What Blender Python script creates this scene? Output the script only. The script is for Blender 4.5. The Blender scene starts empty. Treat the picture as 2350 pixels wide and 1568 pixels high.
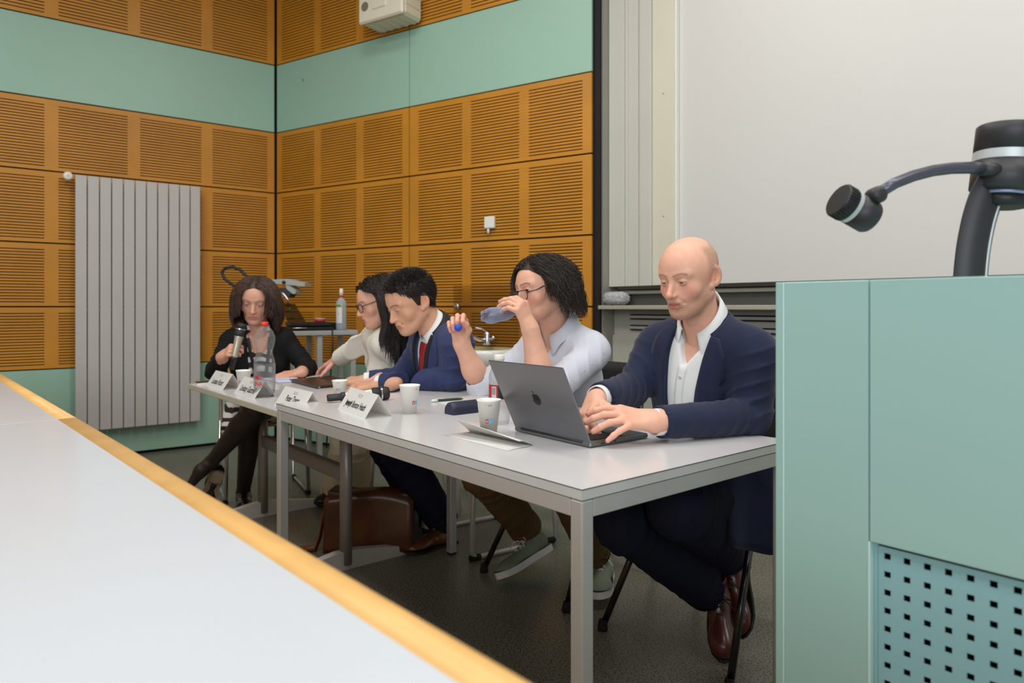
import bpy, math, random
import numpy as np
from mathutils import Vector, Matrix

SC = bpy.context.scene
COL = SC.collection
random.seed(7)
rng = np.random.default_rng(11)

# ------------------------------------------------------------------ camera
F = 1600.0            # focal length in pixels of the 2350 x 1568 frame
HZ = 705.0            # horizon row
CAM_H = 1.095
SPIN = math.radians(50.4)     # the room stands square to the world axes; everything is measured in camera axes and turned by this
TURN = Matrix.Rotation(SPIN, 4, 'Z')
cam_d = bpy.data.cameras.new('camera')
cam = bpy.data.objects.new('camera', cam_d)
COL.objects.link(cam)
cam.location = (0, 0, CAM_H)
cam.rotation_euler = (math.pi / 2, 0, SPIN)
cam_d.sensor_width = 36
cam_d.lens = F / 2350 * 36
cam_d.shift_y = (HZ - 784.0) / 2350
cam_d.clip_start = 0.02
cam_d.dof.use_dof = True
cam_d.dof.focus_distance = 2.15
cam_d.dof.aperture_fstop = 3.2
SC.camera = cam

# ------------------------------------------------------------------ light
world = bpy.data.worlds.new('hall')
SC.world = world
world.use_nodes = True
wb = world.node_tree.nodes['Background']
wb.inputs[0].default_value = (0.90, 0.95, 1.0, 1)
wb.inputs[1].default_value = 0.45

def area(name, loc, size, power, col=(1, .95, .88), rot=(0, 0, 0)):
    l = bpy.data.lights.new(name, 'AREA')
    l.shape = 'RECTANGLE'
    l.size, l.size_y = size
    l.energy = power
    l.color = col
    o = bpy.data.objects.new(name, l)
    COL.objects.link(o)
    o.location = TURN @ Vector(loc)
    o.rotation_euler = (rot[0], rot[1], rot[2] + SPIN)
    return o

YAW = math.radians(-50.4)
for lx, ly, pw in ((-2.3, 2.2, 30), (-0.6, 3.0, 25), (0.9, 1.7, 27), (-1.2, 0.4, 30), (0.6, -0.7, 30), (2.2, 0.3, 22), (-3.2, -0.4, 22)):
    area('ceiling_lamp_light', (lx, ly, 3.93), (1.5, .32), pw * 1.12, (1, .98, .955), (0, 0, YAW))
# daylight from the window side of the hall, behind the camera
area('window_daylight', (-1.5, -4.5, 2.4), (5.0, 2.4), 190, (.84, .92, 1.0), (math.radians(72), 0, math.radians(-14)))

SC.view_settings.view_transform = 'Standard'
SC.view_settings.look = 'None'
SC.view_settings.exposure = -0.12
SC.view_settings.gamma = 1.0
SC.view_settings.use_curve_mapping = False

# ------------------------------------------------------------------ helpers
def V(*a):
    return np.array(a, float)

def W(px, py, Y):
    return np.array([(px - 1175) / F * Y, Y, CAM_H + (HZ - py) / F * Y])

def G(px, py, z):
    return W(px, py, F * (CAM_H - z) / (py - HZ))

E1 = V(math.cos(YAW), math.sin(YAW), 0)
E2 = V(-math.sin(YAW), math.cos(YAW), 0)
UP = V(0, 0, 1)
P2 = V(-.882, 2.607, 0)

def TP(a, b, z=0.0):
    return P2 + a * E1 + b * E2 + V(0, 0, z)

def unit(v):
    v = np.asarray(v, float)
    return v / (np.linalg.norm(v) + 1e-12)

def lerp(a, b, t):
    return np.asarray(a, float) * (1 - t) + np.asarray(b, float) * t

def s2l(c):
    return tuple(((x / 255) / 12.92 if x / 255 <= .04045 else ((x / 255 + .055) / 1.055) ** 2.4) for x in c)

MATS = {}

def mat(name, rgb, rough=.5, metal=0., noise=None, bump=None, spec=.5, coat=0., attr=None, wave=None, trans=0., sheen=0., sss=0.):
    """principled material; rgb is sRGB 0-255; noise=(scale, amount); bump=(scale, strength)"""
    if name in MATS:
        return MATS[name]
    m = bpy.data.materials.new(name)
    m.use_nodes = True
    nt = m.node_tree
    b = nt.nodes['Principled BSDF']
    c = s2l(rgb)
    b.inputs['Base Color'].default_value = (*c, 1)
    b.inputs['Roughness'].default_value = rough
    b.inputs['Metallic'].default_value = metal
    b.inputs['Specular IOR Level'].default_value = spec
    b.inputs['Coat Weight'].default_value = coat
    b.inputs['Coat Roughness'].default_value = .15
    b.inputs['Transmission Weight'].default_value = trans
    b.inputs['Sheen Weight'].default_value = sheen
    if sss:
        b.inputs['Subsurface Weight'].default_value = sss
        b.inputs['Subsurface Radius'].default_value = (.012, .005, .003)
        b.inputs['Subsurface Scale'].default_value = .6
    tc = nt.nodes.new('ShaderNodeTexCoord')
    src = None
    if attr:
        a = nt.nodes.new('ShaderNodeVertexColor')
        a.layer_name = attr
        src = a.outputs['Color']
    if noise:
        n = nt.nodes.new('ShaderNodeTexNoise')
        n.inputs['Scale'].default_value = noise[0]
        n.inputs['Detail'].default_value = 5
        nt.links.new(tc.outputs['Object'], n.inputs['Vector'])
        r = nt.nodes.new('ShaderNodeMapRange')
        r.inputs['From Min'].default_value = .25
        r.inputs['From Max'].default_value = .75
        r.inputs['To Min'].default_value = 1 - noise[1]
        r.inputs['To Max'].default_value = 1 + noise[1]
        nt.links.new(n.outputs['Fac'], r.inputs['Value'])
        mx = nt.nodes.new('ShaderNodeVectorMath')
        mx.operation = 'SCALE'
        mx.inputs[0].default_value = c
        if src:
            nt.links.new(src, mx.inputs[0])
        nt.links.new(r.outputs['Result'], mx.inputs['Scale'])
        src = mx.outputs[0]
    if src:
        nt.links.new(src, b.inputs['Base Color'])
    if bump or wave:
        if wave:
            n2 = nt.nodes.new('ShaderNodeTexWave')
            n2.bands_direction = wave[2] if len(wave) > 2 else 'X'
            n2.inputs['Scale'].default_value = wave[0]
            n2.inputs['Distortion'].default_value = 1.5
            st = wave[1]
        else:
            n2 = nt.nodes.new('ShaderNodeTexNoise')
            n2.inputs['Scale'].default_value = bump[0]
            n2.inputs['Detail'].default_value = 4
            st = bump[1]
        nt.links.new(tc.outputs['Object'], n2.inputs['Vector'])
        bp = nt.nodes.new('ShaderNodeBump')
        bp.inputs['Strength'].default_value = st
        bp.inputs['Distance'].default_value = .002
        nt.links.new(n2.outputs['Fac'], bp.inputs['Height'])
        nt.links.new(bp.outputs['Normal'], b.inputs['Normal'])
    MATS[name] = m
    return m

def glassy(name, rgb, alpha, rough=.05, ior=1.45, body=.12):
    """clear plastic or glass seen as tinted see-through film with gloss"""
    m = bpy.data.materials.new(name)
    m.use_nodes = True
    nt = m.node_tree
    b = nt.nodes['Principled BSDF']
    b.inputs['Base Color'].default_value = (*[x * body for x in s2l(rgb)], 1)
    b.inputs['Roughness'].default_value = rough
    b.inputs['IOR'].default_value = ior
    tr = nt.nodes.new('ShaderNodeBsdfTransparent')
    tr.inputs[0].default_value = (*[min(1, x ** .5 + .1) for x in s2l(rgb)], 1)
    fr = nt.nodes.new('ShaderNodeLayerWeight')
    fr.inputs['Blend'].default_value = .35
    mr = nt.nodes.new('ShaderNodeMapRange')
    mr.inputs['To Min'].default_value = alpha
    mr.inputs['To Max'].default_value = min(1, alpha + .55)
    nt.links.new(fr.outputs['Facing'], mr.inputs['Value'])
    mx = nt.nodes.new('ShaderNodeMixShader')
    nt.links.new(mr.outputs['Result'], mx.inputs['Fac'])
    nt.links.new(tr.outputs[0], mx.inputs[1])
    nt.links.new(b.outputs[0], mx.inputs[2])
    nt.links.new(mx.outputs[0], nt.nodes['Material Output'].inputs['Surface'])
    MATS[name] = m
    return m

class MB:
    """collects shapes into one mesh"""
    def __init__(self):
        self.v, self.f, self.m, self.s = [], [], [], []
        self.cur = 0

    def add(self, vs, fs, smooth=False):
        o = len(self.v)
        self.v += [tuple(map(float, p)) for p in vs]
        for f in fs:
            self.f.append(tuple(i + o for i in f))
            self.m.append(self.cur)
            self.s.append(smooth)
        return self

    def box(self, c, size, ax=None, bevel=0.0):
        """box of full size about centre c; ax = three axis vectors; bevel chamfers the edges"""
        X, Y, Z = ax if ax is not None else (V(1, 0, 0), V(0, 1, 0), UP)
        c = np.asarray(c, float)
        h = np.asarray(size, float) / 2
        def P(x, y, z):
            return c + X * x + Y * y + Z * z
        if bevel <= 0:
            vs = [P(sx * h[0], sy * h[1], sz * h[2]) for sx in (-1, 1) for sy in (-1, 1) for sz in (-1, 1)]
            fs = [(0, 1, 3, 2), (4, 6, 7, 5), (0, 4, 5, 1), (2, 3, 7, 6), (0, 2, 6, 4), (1, 5, 7, 3)]
            return self.add(vs, fs)
        b = min(bevel, *(h * .98))
        vs, idx = [], {}
        for sx in (-1, 1):
            for sy in (-1, 1):
                for sz in (-1, 1):
                    for k in range(3):
                        q = [sx * (h[0] - b), sy * (h[1] - b), sz * (h[2] - b)]
                        q[k] = (sx, sy, sz)[k] * h[k]
                        idx[(sx, sy, sz, k)] = len(vs)
                        vs.append(P(*q))
        fs = []
        for k in range(3):
            o = [i for i in range(3) if i != k]
            for s in (-1, 1):
                f = []
                for t in ((-1, -1), (1, -1), (1, 1), (-1, 1)):
                    g = [0, 0, 0]
                    g[k] = s; g[o[0]] = t[0]; g[o[1]] = t[1]
                    f.append(idx[(*g, k)])
                fs.append(tuple(f))
        for k in range(3):
            o = [i for i in range(3) if i != k]
            for s in (-1, 1):
                for t in (-1, 1):
                    g = [0, 0, 0]
                    g[o[0]] = s; g[o[1]] = t
                    a = g[:]; a[k] = -1
                    d = g[:]; d[k] = 1
                    fs.append((idx[(*a, o[0])], idx[(*d, o[0])], idx[(*d, o[1])], idx[(*a, o[1])]))
        for sx in (-1, 1):
            for sy in (-1, 1):
                for sz in (-1, 1):
                    fs.append(tuple(idx[(sx, sy, sz, k)] for k in range(3)))
        return self.add(vs, fs)

    def tube(self, pts, r, n=10, caps=True, flat=None, smooth=True):
        """swept tube; r number or list; flat=(axis, factor) squashes the ring along axis"""
        pts = [np.asarray(p, float) for p in pts]
        rs = r if isinstance(r, (list, tuple)) else [r] * len(pts)
        vs, fs = [], []
        ref = None
        for i, p in enumerate(pts):
            t = unit(pts[min(i + 1, len(pts) - 1)] - pts[max(i - 1, 0)])
            if ref is None:
                ref = V(0, 0, 1) if abs(t[2]) < .9 else V(1, 0, 0)
            a = unit(np.cross(t, ref)); b = np.cross(a, t)
            ref = b
            for k in range(n):
                th = 2 * math.pi * k / n
                d = a * math.cos(th) + b * math.sin(th)
                if flat is not None:
                    fa = unit(flat[0])
                    d = d - fa * np.dot(d, fa) * (1 - flat[1])
                vs.append(p + d * rs[i])
        for i in range(len(pts) - 1):
            for k in range(n):
                fs.append((i * n + k, i * n + (k + 1) % n, (i + 1) * n + (k + 1) % n, (i + 1) * n + k))
        self.add(vs, fs, smooth)
        if caps:
            o = len(self.v) - len(vs)
            self.f += [tuple(o + k for k in reversed(range(n))), tuple(o + (len(pts) - 1) * n + k for k in range(n))]
            self.m += [self.cur] * 2
            self.s += [False] * 2
        return self

    def lathe(self, prof, c=(0, 0, 0), ax=None, n=24, smooth=True, cap=True):
        """prof = [(radius, height)] turned about the third axis"""
        X, Y, Z = ax if ax is not None else (V(1, 0, 0), V(0, 1, 0), UP)
        c = np.asarray(c, float)
        vs, fs = [], []
        for r, h in prof:
            for k in range(n):
                th = 2 * math.pi * k / n
                vs.append(c + X * r * math.cos(th) + Y * r * math.sin(th) + Z * h)
        m = len(prof)
        for i in range(m - 1):
            for k in range(n):
                fs.append((i * n + k, i * n + (k + 1) % n, (i + 1) * n + (k + 1) % n, (i + 1) * n + k))
        self.add(vs, fs, smooth)
        if cap:
            o = len(self.v) - len(vs)
            for ring, rev in ((0, True), (m - 1, False)):
                if prof[ring][0] > 1e-5:
                    ids = [o + ring * n + k for k in range(n)]
                    self.f.append(tuple(reversed(ids)) if rev else tuple(ids))
                    self.m.append(self.cur); self.s.append(False)
        return self

    def prism(self, poly, d, smooth=False):
        """closed polygon of 3-D points pushed by vector d"""
        n = len(poly)
        d = np.asarray(d, float)
        vs = [np.asarray(p, float) for p in poly] + [np.asarray(p, float) + d for p in poly]
        fs = [tuple(reversed(range(n))), tuple(range(n, 2 * n))]
        fs += [(i, (i + 1) % n, n + (i + 1) % n, n + i) for i in range(n)]
        return self.add(vs, fs, smooth)

    def grid(self, rows, thick=None, smooth=True):
        """rows of points -> sheet; thick = vector or array of per-point offsets for the back side"""
        R, C = len(rows), len(rows[0])
        A = np.array([[np.asarray(p, float) for p in r] for r in rows])
        vs = A.reshape(-1, 3)
        fs = [(i * C + j, i * C + j + 1, (i + 1) * C + j + 1, (i + 1) * C + j) for i in range(R - 1) for j in range(C - 1)]
        if thick is not None:
            off = np.asarray(thick, float)
            B = (A + off).reshape(-1, 3)
            n = R * C
            vs = np.vstack([vs, B])
            fs += [tuple(n + k for k in reversed(f)) for f in fs]
            rim = [(0, j) for j in range(C)] + [(i, C - 1) for i in range(1, R)] + [(R - 1, j) for j in range(C - 2, -1, -1)] + [(i, 0) for i in range(R - 2, 0, -1)]
            ids = [i * C + j for i, j in rim]
            for a, b in zip(ids, ids[1:] + ids[:1]):
                fs.append((b, a, n + a, n + b))
        return self.add(vs, fs, smooth)

    def build(self, name, mats, parent=None, **tags):
        me = bpy.data.meshes.new(name)
        me.from_pydata(self.v, [], self.f)
        ms = mats if isinstance(mats, (list, tuple)) else [mats]
        for m in ms:
            me.materials.append(m)
        me.polygons.foreach_set('material_index', self.m)
        me.polygons.foreach_set('use_smooth', self.s)
        me.update()
        return link(name, me, parent, **tags)

def link(name, me, parent=None, label=None, cat=None, group=None, kind=None):
    me.transform(TURN)
    o = bpy.data.objects.new(name, me)
    COL.objects.link(o)
    if parent is not None:
        o.parent = parent
        o.matrix_parent_inverse = parent.matrix_basis.inverted()
    for k, val in (('label', label), ('category', cat), ('group', group), ('kind', kind)):
        if val:
            o[k] = val
    return o

def thing(name, loc, label, cat, group=None):
    o = bpy.data.objects.new(name, None)
    o.location = TURN @ Vector(tuple(map(float, loc)))
    COL.objects.link(o)
    o['label'] = label; o['category'] = cat
    if group:
        o['group'] = group
    return o

def axes(x, z=UP):
    x = unit(x); z = unit(z - x * np.dot(x, z)); y = np.cross(z, x)
    return (x, y, z)

TEXT_BOLD = .018

def text_mesh(s, size, depth=0.0):
    c = bpy.data.curves.new('t', 'FONT')
    c.body = s; c.size = size; c.extrude = depth; c.offset = TEXT_BOLD * size
    c.resolution_u = 3
    c.align_x = 'CENTER'; c.align_y = 'CENTER'
    o = bpy.data.objects.new('t', c)
    COL.objects.link(o)
    dg = bpy.context.evaluated_depsgraph_get()
    me = bpy.data.meshes.new_from_object(o.evaluated_get(dg))
    bpy.data.objects.remove(o); bpy.data.curves.remove(c)
    return me

def put_text(name, s, size, pos, X, Y, m, parent, squeeze=1.0, offset=.0004):
    """flat lettering at pos: reading direction X, up direction Y"""
    me = text_mesh(s, size)
    X = unit(X); N = unit(np.cross(X, Y)); Y = np.cross(N, X)
    n = len(me.vertices)
    co = np.zeros(n * 3); me.vertices.foreach_get('co', co); co = co.reshape(-1, 3)
    new = pos + co[:, :1] * squeeze * X + co[:, 1:2] * Y + N * offset
    me.vertices.foreach_set('co', new.ravel())
    me.materials.clear(); me.materials.append(m)
    me.update()
    return link(name, me, parent)

# ------------------------------------------------------------------ materials
M_orange = mat('orange_laminate', (196, 132, 40), .42, noise=(3.5, .10), bump=(60, .05), spec=.4)
M_dark = mat('dark_backing', (20, 16, 11), .8, noise=(20, .1))
M_felt = mat('brown_felt', (54, 35, 17), .9, noise=(40, .1))
M_mint = mat('mint_laminate', (154, 190, 169), .42, noise=(1.6, .03), spec=.4)
M_grey = mat('grey_lacquer', (186, 183, 174), .45, noise=(4, .02))
M_greyd = mat('grey_lacquer_dark', (150, 146, 134), .5, noise=(4, .03))
M_board = mat('off_white_board', (218, 215, 209), .35, noise=(1.2, .012))
M_cream = mat('cream_strip', (218, 214, 192), .5, noise=(5, .02))
M_black = mat('black_plastic', (26, 26, 27), .42, noise=(40, .1))
M_rubber = mat('black_rubber', (22, 22, 23), .8, noise=(40, .1))
M_lam = mat('white_laminate', (208, 206, 206), .20, noise=(3, .012), spec=.5)
M_edge = mat('grey_edge_band', (196, 195, 190), .4, noise=(10, .03))
M_alu = mat('aluminium_lacquer', (192, 190, 187), .38, metal=.35, noise=(8, .03))
M_seam = mat('dark_seam', (52, 48, 46), .7, noise=(30, .1))
M_paper = mat('white_card', (240, 238, 233), .7, noise=(15, .01))
M_ink = mat('black_ink', (34, 34, 36), .7, noise=(60, .05))
M_inkg = mat('grey_ink', (176, 174, 172), .7, noise=(60, .05))
M_chrome = mat('chrome', (205, 205, 208), .12, metal=1., noise=(20, .02))
M_beech = mat('beech_wood', (222, 172, 98), .45, noise=(14, .12), wave=(3, .05))
M_seatwood = mat('beech_plywood', (198, 150, 92), .45, noise=(18, .14), wave=(4, .05))
# ------------------------------------------------------------------ the room
def floor_mat():
    m = bpy.data.materials.new('terrazzo')
    m.use_nodes = True
    nt = m.node_tree
    b = nt.nodes['Principled BSDF']
    b.inputs['Roughness'].default_value = .32
    tc = nt.nodes.new('ShaderNodeTexCoord')
    def chips(scale, lo, hi, pos):
        v = nt.nodes.new('ShaderNodeTexNoise')
        v.inputs['Scale'].default_value = scale
        v.inputs['Detail'].default_value = 3
        nt.links.new(tc.outputs['Object'], v.inputs['Vector'])
        r = nt.nodes.new('ShaderNodeMapRange')
        r.inputs['From Min'].default_value = lo
        r.inputs['From Max'].default_value = hi
        nt.links.new(v.outputs['Fac'], r.inputs['Value'])
        return r.outputs['Result']
    mix1 = nt.nodes.new('ShaderNodeMixRGB')
    mix1.inputs[1].default_value = (*s2l((124, 120, 108)), 1)
    mix1.inputs[2].default_value = (*s2l((52, 50, 44)), 1)
    nt.links.new(chips(150, .50, .62, 0), mix1.inputs[0])
    mix2 = nt.nodes.new('ShaderNodeMixRGB')
    mix2.inputs[2].default_value = (*s2l((160, 156, 144)), 1)
    nt.links.new(mix1.outputs[0], mix2.inputs[1])
    nt.links.new(chips(240, .60, .70, 1), mix2.inputs[0])
    nt.links.new(mix2.outputs[0], b.inputs['Base Color'])
    return m

M_floor = floor_mat()
M_ceil = mat('white_plaster', (226, 224, 218), .8, noise=(2, .02))
fl = MB(); fl.box((-1.5, 1.0, -.05), (16, 16, .1)); fl.build('floor', M_floor, kind='structure', label='dark speckled terrazzo floor')
ce = MB(); ce.box((-1.5, 1.0, 4.05), (16, 16, .1)); ce.build('ceiling', M_ceil, kind='structure', label='white ceiling of the hall')

CORNER = V(-1.967, 5.84, 0)
DL = V(-.7947, -.607, 0); NL = V(.607, -.7947, 0)     # left wall runs away from the corner along DL
DR = V(.850, -.526, 0); NR = V(-.526, -.850, 0)       # slotted side wall to the right of the corner

def slot_panel(wall, O, D, N, t0, t1, z0, z1, groups, nslots):
    """slotted acoustic panel: face boards between slots, solid stiles between the slot groups"""
    g = .004
    ax = (D, -N, UP)
    th = .018
    fr = MB()
    def slab(mb, ta, tb, za, zb, out, t=th):
        c = O + D * (ta + tb) / 2 + N * (out - t / 2) + UP * (za + zb) / 2
        mb.box(c, (tb - ta, t, zb - za), ax)
    x0, x1, y0, y1 = t0 + g, t1 - g, z0 + g * 1.3, z1 - g * 1.3
    my = .025
    gl = groups[0][0]; gr = groups[-1][1]
    slab(fr, x0, x1, y1 - my, y1, .03)
    slab(fr, x0, x1, y0, y0 + my, .03)
    slab(fr, x0, gl, y0 + my, y1 - my, .03)
    slab(fr, gr, x1, y0 + my, y1 - my, .03)
    for (a, b), (c, d) in zip(groups[:-1], groups[1:]):
        slab(fr, b, c, y0 + my, y1 - my, .0288, .012)
    fr.cur = 1
    slab(fr, gl, gr, y0 + my - .004, y1 - my + .004, .013, .004)
    p = fr.build('acoustic_panel', [M_orange, M_felt], wall)
    sl = MB()
    pitch = (y1 - y0 - 2 * my) / nslots
    sw = pitch * .33
    for k in range(nslots):
        za = y0 + my + k * pitch + sw
        zb = y0 + my + (k + 1) * pitch
        if k == nslots - 1:
            zb -= 0.0
        slab(sl, gl - .001, gr + .001, za, zb, .0297, .014)
    sl.build('slats', M_orange, p, kind='stuff')

ZJ = [.663, 1.098, 1.54, 2.042, 2.545]
def plain_panel(wall, O, D, N, t0, t1, z0, z1, m, g=.004):
    mb = MB()
    mb.box(O + D * (t0 + t1) / 2 + N * .021 + UP * (z0 + z1) / 2, (t1 - t0 - 2 * g, .018, z1 - z0 - 2 * g), (D, -N, UP), .0015)
    return mb.build('mint_panel', m, wall)

# left wall
wl = MB(); wl.box(CORNER + DL * 3.5 - NL * .05 + UP * 2.0, (7.2, .1, 4.0), (DL, -NL, UP))
wall_left = wl.build('wall_left', M_dark, kind='structure', label='left wall of slotted orange panels and mint bands')
def groups_left(t0):
    gs, t = [], t0 + .087
    for k in range(4):
        gs.append((t, t + .429)); t += .429 + .082
    return gs, t - .082 + .087
tt = .004
while tt < 6:
    gs, te = groups_left(tt)
    rows = list(zip(ZJ[:-1], ZJ[1:])) + [(3.105, 3.665), (3.665, 4.0)]
    for z0, z1 in rows:
        slot_panel(wall_left, CORNER, DL, NL, max(tt, .030), te, z0, z1, gs, 19 if z1 - z0 < .46 else 22)
    plain_panel(wall_left, CORNER, DL, NL, max(tt, .030), te, 2.545, 3.105, M_mint)
    plain_panel(wall_left, CORNER, DL, NL, max(tt, .030), te, .02, .663, M_mint)
    tt = te
# right wall
wr = MB(); wr.box(CORNER + DR * 1.47 - NR * .05 + UP * 2.0, (2.96, .1, 4.0), (DR, -NR, UP))
wall_right = wr.build('wall_right', M_dark, kind='structure', label='short wall of slotted orange panels right of the corner')
for t0 in (.004, 1.458):
    gs = [(t0 + .084 + k * .459, t0 + .084 + k * .459 + .386) for k in range(3)]
    for z0, z1 in list(zip(ZJ[:-1], ZJ[1:])) + [(3.105, 3.665), (3.665, 4.0)]:
        slot_panel(wall_right, CORNER, DR, NR, max(t0, .030), t0 + 1.454, z0, z1, gs, 19 if z1 - z0 < .46 else 22)
    plain_panel(wall_right, CORNER, DR, NR, max(t0, .030), t0 + 1.454, 2.545, 3.105, M_mint, .003)
    plain_panel(wall_right, CORNER, DR, NR, max(t0, .030), t0 + 1.454, .02, .663, M_mint, .003)

sq_ = CORNER + DR * .345 + NR * .0302 + UP * 2.93
MB().lathe([(0, .0004), (.006, .0003), (.009, 0)], sq_, (DR * .6, UP * 1.6, NR), 9).build('stain', mat('brown_stain', (96, 78, 48), .8, noise=(80, .3)), wall_right)

# front wall with the writing board: parallel to the tables
FW = V(.625, 4.35, 0)
NF = -E2
fw_ax = (E1, E2, UP)
wf = MB()
wf.box(FW + E1 * 2.6 + E2 * .16 + UP * 2.0, (5.4, .12, 4.0), fw_ax)
wf.box(FW - E1 * .006 - E2 * .0 + E2 * .05 + UP * 2.0 - E1 * .012 , (.03, .26, 4.0), fw_ax)
wall_front = wf.build('wall_front', M_greyd, kind='structure', label='grey front wall behind the writing board')
# vertical guide profile between slotted wall and board, with grooves
gp = MB()
for s0, s1, out in ((.0, .122, .03), (.122, .134, .022), (.134, .150, .03), (.150, .224, .022), (.224, .240, .010), (.240, .322, .022)):
    gp.box(FW + E1 * (s0 + s1) / 2 - E2 * (out / 2 - .05) + UP * 2.61, (s1 - s0, out + .1, 2.78), fw_ax, .002)
gp.build('trim_1', mat('pale_grey_profile', (206, 203, 192), .45, noise=(4, .02)), kind='structure', label='vertical grey guide profile with grooves beside the board')
cs = MB(); cs.box(FW + E1 * .402 + E2 * .02 + UP * 2.61, (.158, .06, 2.78), fw_ax, .004)
cs.build('trim_2', M_cream, kind='structure', label='cream vertical strip along the left edge of the board')
for zz in (1.62, 2.33):
    sc = MB(); sc.lathe([(.0, .002), (.004, .0015), (.005, 0)], FW + E1 * .405 - E2 * .0105 + UP * zz, axes(E1, NF), 10)
    sc.build('screw', M_greyd, bpy.data.objects['trim_2'])
wbd = thing('writing_board', FW + E1 * 2.6 + UP * 1.2, 'large off-white writing board filling the front wall', 'whiteboard')
b = MB(); b.box(FW + E1 * 2.75 + E2 * .03 + UP * 2.61, (4.5, .03, 2.78), fw_ax); b.build('board_surface', M_board, wbd)
b = MB(); b.box(FW + E1 * .492 + E2 * .01 + UP * 2.61, (.012, .05, 2.78), fw_ax, .003); b.build('board_edge', mat('board_edge_white', (235, 232, 222), .4, noise=(8, .01)), wbd)
# ledge below the board
ld = thing('board_ledge', FW + E1 * 2.6, 'grey ledge with dark channel and slotted vents under the writing board', 'ledge')
b = MB(); b.box(FW + E1 * 2.67 - E2 * .02 + UP * 1.209, (5.1, .13, .022), fw_ax, .003); b.build('dark_cap', mat('dark_cap', (52, 50, 42), .5, noise=(10, .05)), ld)
b = MB(); b.box(FW + E1 * 2.67 - E2 * .012 + UP * 1.183, (5.1, .11, .022), fw_ax, .003); b.build('channel_rail', M_greyd, ld)
b = MB(); b.box(FW + E1 * 2.67 + E2 * .02 + UP * 1.135, (5.1, .1, .072), fw_ax); b.build('channel_back', mat('channel_dark', (84, 86, 80), .5, noise=(10, .05)), ld)
b = MB(); b.box(FW + E1 * 2.6 - E2 * .04 + UP * 1.093, (5.2, .18, .024), fw_ax, .003); b.build('shelf_board', mat('shelf_grey', (172, 168, 150), .45, noise=(9, .03)), ld)
b = MB(); b.box(FW + E1 * 2.6 + E2 * .045 + UP * .5, (5.2, .09, .842), fw_ax, .003); b.build('lower_panel', mat('lower_grey', (190, 188, 174), .45, noise=(5, .02)), ld)
b = MB(); b.box(FW + E1 * 2.6 + E2 * .05 + UP * 1.0, (5.2, .06, .165), fw_ax); b.build('vent_board', mat('vent_grey', (186, 183, 172), .45, noise=(5, .02)), ld)
for zc in (1.037, .972):
    for za, mm, out, hh in ((zc + .012, M_black, .0175, .007), (zc - .0005, M_alu, .026, .017), (zc - .013, M_black, .0175, .007)):
        b = MB(); b.box(FW + E1 * 2.63 + E2 * (.02 - out + .012) + UP * za, (4.98, .024, hh), fw_ax, .003); b.build('vent_slat', mm, ld)
# crumpled grey cloth bundle on the ledge
def crumple(name, c, size, ax, m, label, cat):
    n, r = 40, 26
    rows = []
    for i in range(r + 1):
        ph = math.pi * i / r
        row = []
        for j in range(n + 1):
            th = 2 * math.pi * j / n
            d = V(math.cos(ph) * .98, math.sin(ph) * math.cos(th), math.sin(ph) * math.sin(th))
            d = np.sign(d) * np.abs(d) ** .75
            w = 1 + .055 * math.sin(9 * d[0] + 5 * math.sin(3 * d[1] * 2 + d[2] * 4)) + .04 * math.sin(23 * d[1] + 11 * d[0]) + .035 * math.sin(31 * d[2] - 13 * d[0])
            w -= .12 * math.exp(-((d[0] + .15) / .06) ** 2)
            row.append(c + ax[0] * d[0] * size[0] * w + ax[1] * d[1] * size[1] * w + ax[2] * d[2] * size[2] * w)
        rows.append(row)
    return MB().grid(rows).build(name, m, label=label, cat=cat)
crumple('cleaning_cloth', FW + E1 * .115 - E2 * .09 + UP * 1.147, (.09, .045, .041), fw_ax, mat('grey_cloth', (176, 176, 178), .9, noise=(60, .25), bump=(160, .6)), 'crumpled grey cleaning cloth bundle on the board ledge', 'cloth')

# ------------------------------------------------------------------ wall fittings
# radiator of eleven flat vertical elements on the left wall
T_R0 = (5.84 - 5.458) / .607   # right end, distance from the corner
rad = thing('radiator', CORNER + DL * (T_R0 + .41) + NL * .09 + UP * .27, 'tall grey flat-tube radiator on the left wall', 'radiator')
M_rad = mat('radiator_grey', (190, 186, 180), .4, noise=(3, .02))
el = .8235 / 11
for k in range(11):
    e = MB(); e.box(CORNER + DL * (T_R0 + el * (k + .5)) + NL * .115 + UP * 1.12, (el - .006, .012, 1.80), (DL, -NL, UP), .003)
    e.build('element', M_rad, rad)
for zz in (.30, 1.94):
    e = MB(); e.tube([CORNER + DL * (T_R0 + .01) + NL * .09 + UP * zz, CORNER + DL * (T_R0 + .81) + NL * .09 + UP * zz], .018)
    e.build('header_pipe', mat('radiator_back', (120, 116, 108), .6, noise=(10, .05)), rad)
for tq in (.12, .70):
    e = MB(); e.box(CORNER + DL * (T_R0 + tq) + NL * .058 + UP * 1.5, (.03, .06, .06), (DL, -NL, UP)); e.build('bracket', M_greyd, rad)
pv = CORNER + DL * (T_R0 + .865) + NL * .115 + UP * 2.005
vl = thing('thermostat_valve', pv, 'round white thermostat knob at the upper left corner of the radiator', 'valve')
va = axes(DL, NL)
MB().lathe([(.018, -.05), (.021, -.045), (.027, -.012), (.03, 0), (.03, .012), (.026, .022), (.02, .025), (0.0, .026)], pv, va, 24).build('knob', mat('knob_white', (232, 226, 208), .4, noise=(10, .02)), vl)
MB().prism([pv + NL * .0262 + DL * x + UP * y for x, y in ((-.007, -.006), (0, .008), (.007, -.006), (.004, -.006), (0, .003), (-.004, -.006))], NL * .0006).build('mark', mat('blue_mark', (120, 130, 170), .6), vl)
MB().tube([pv - NL * .05, pv - NL * .09], .012).build('stem', M_chrome, vl)
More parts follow.
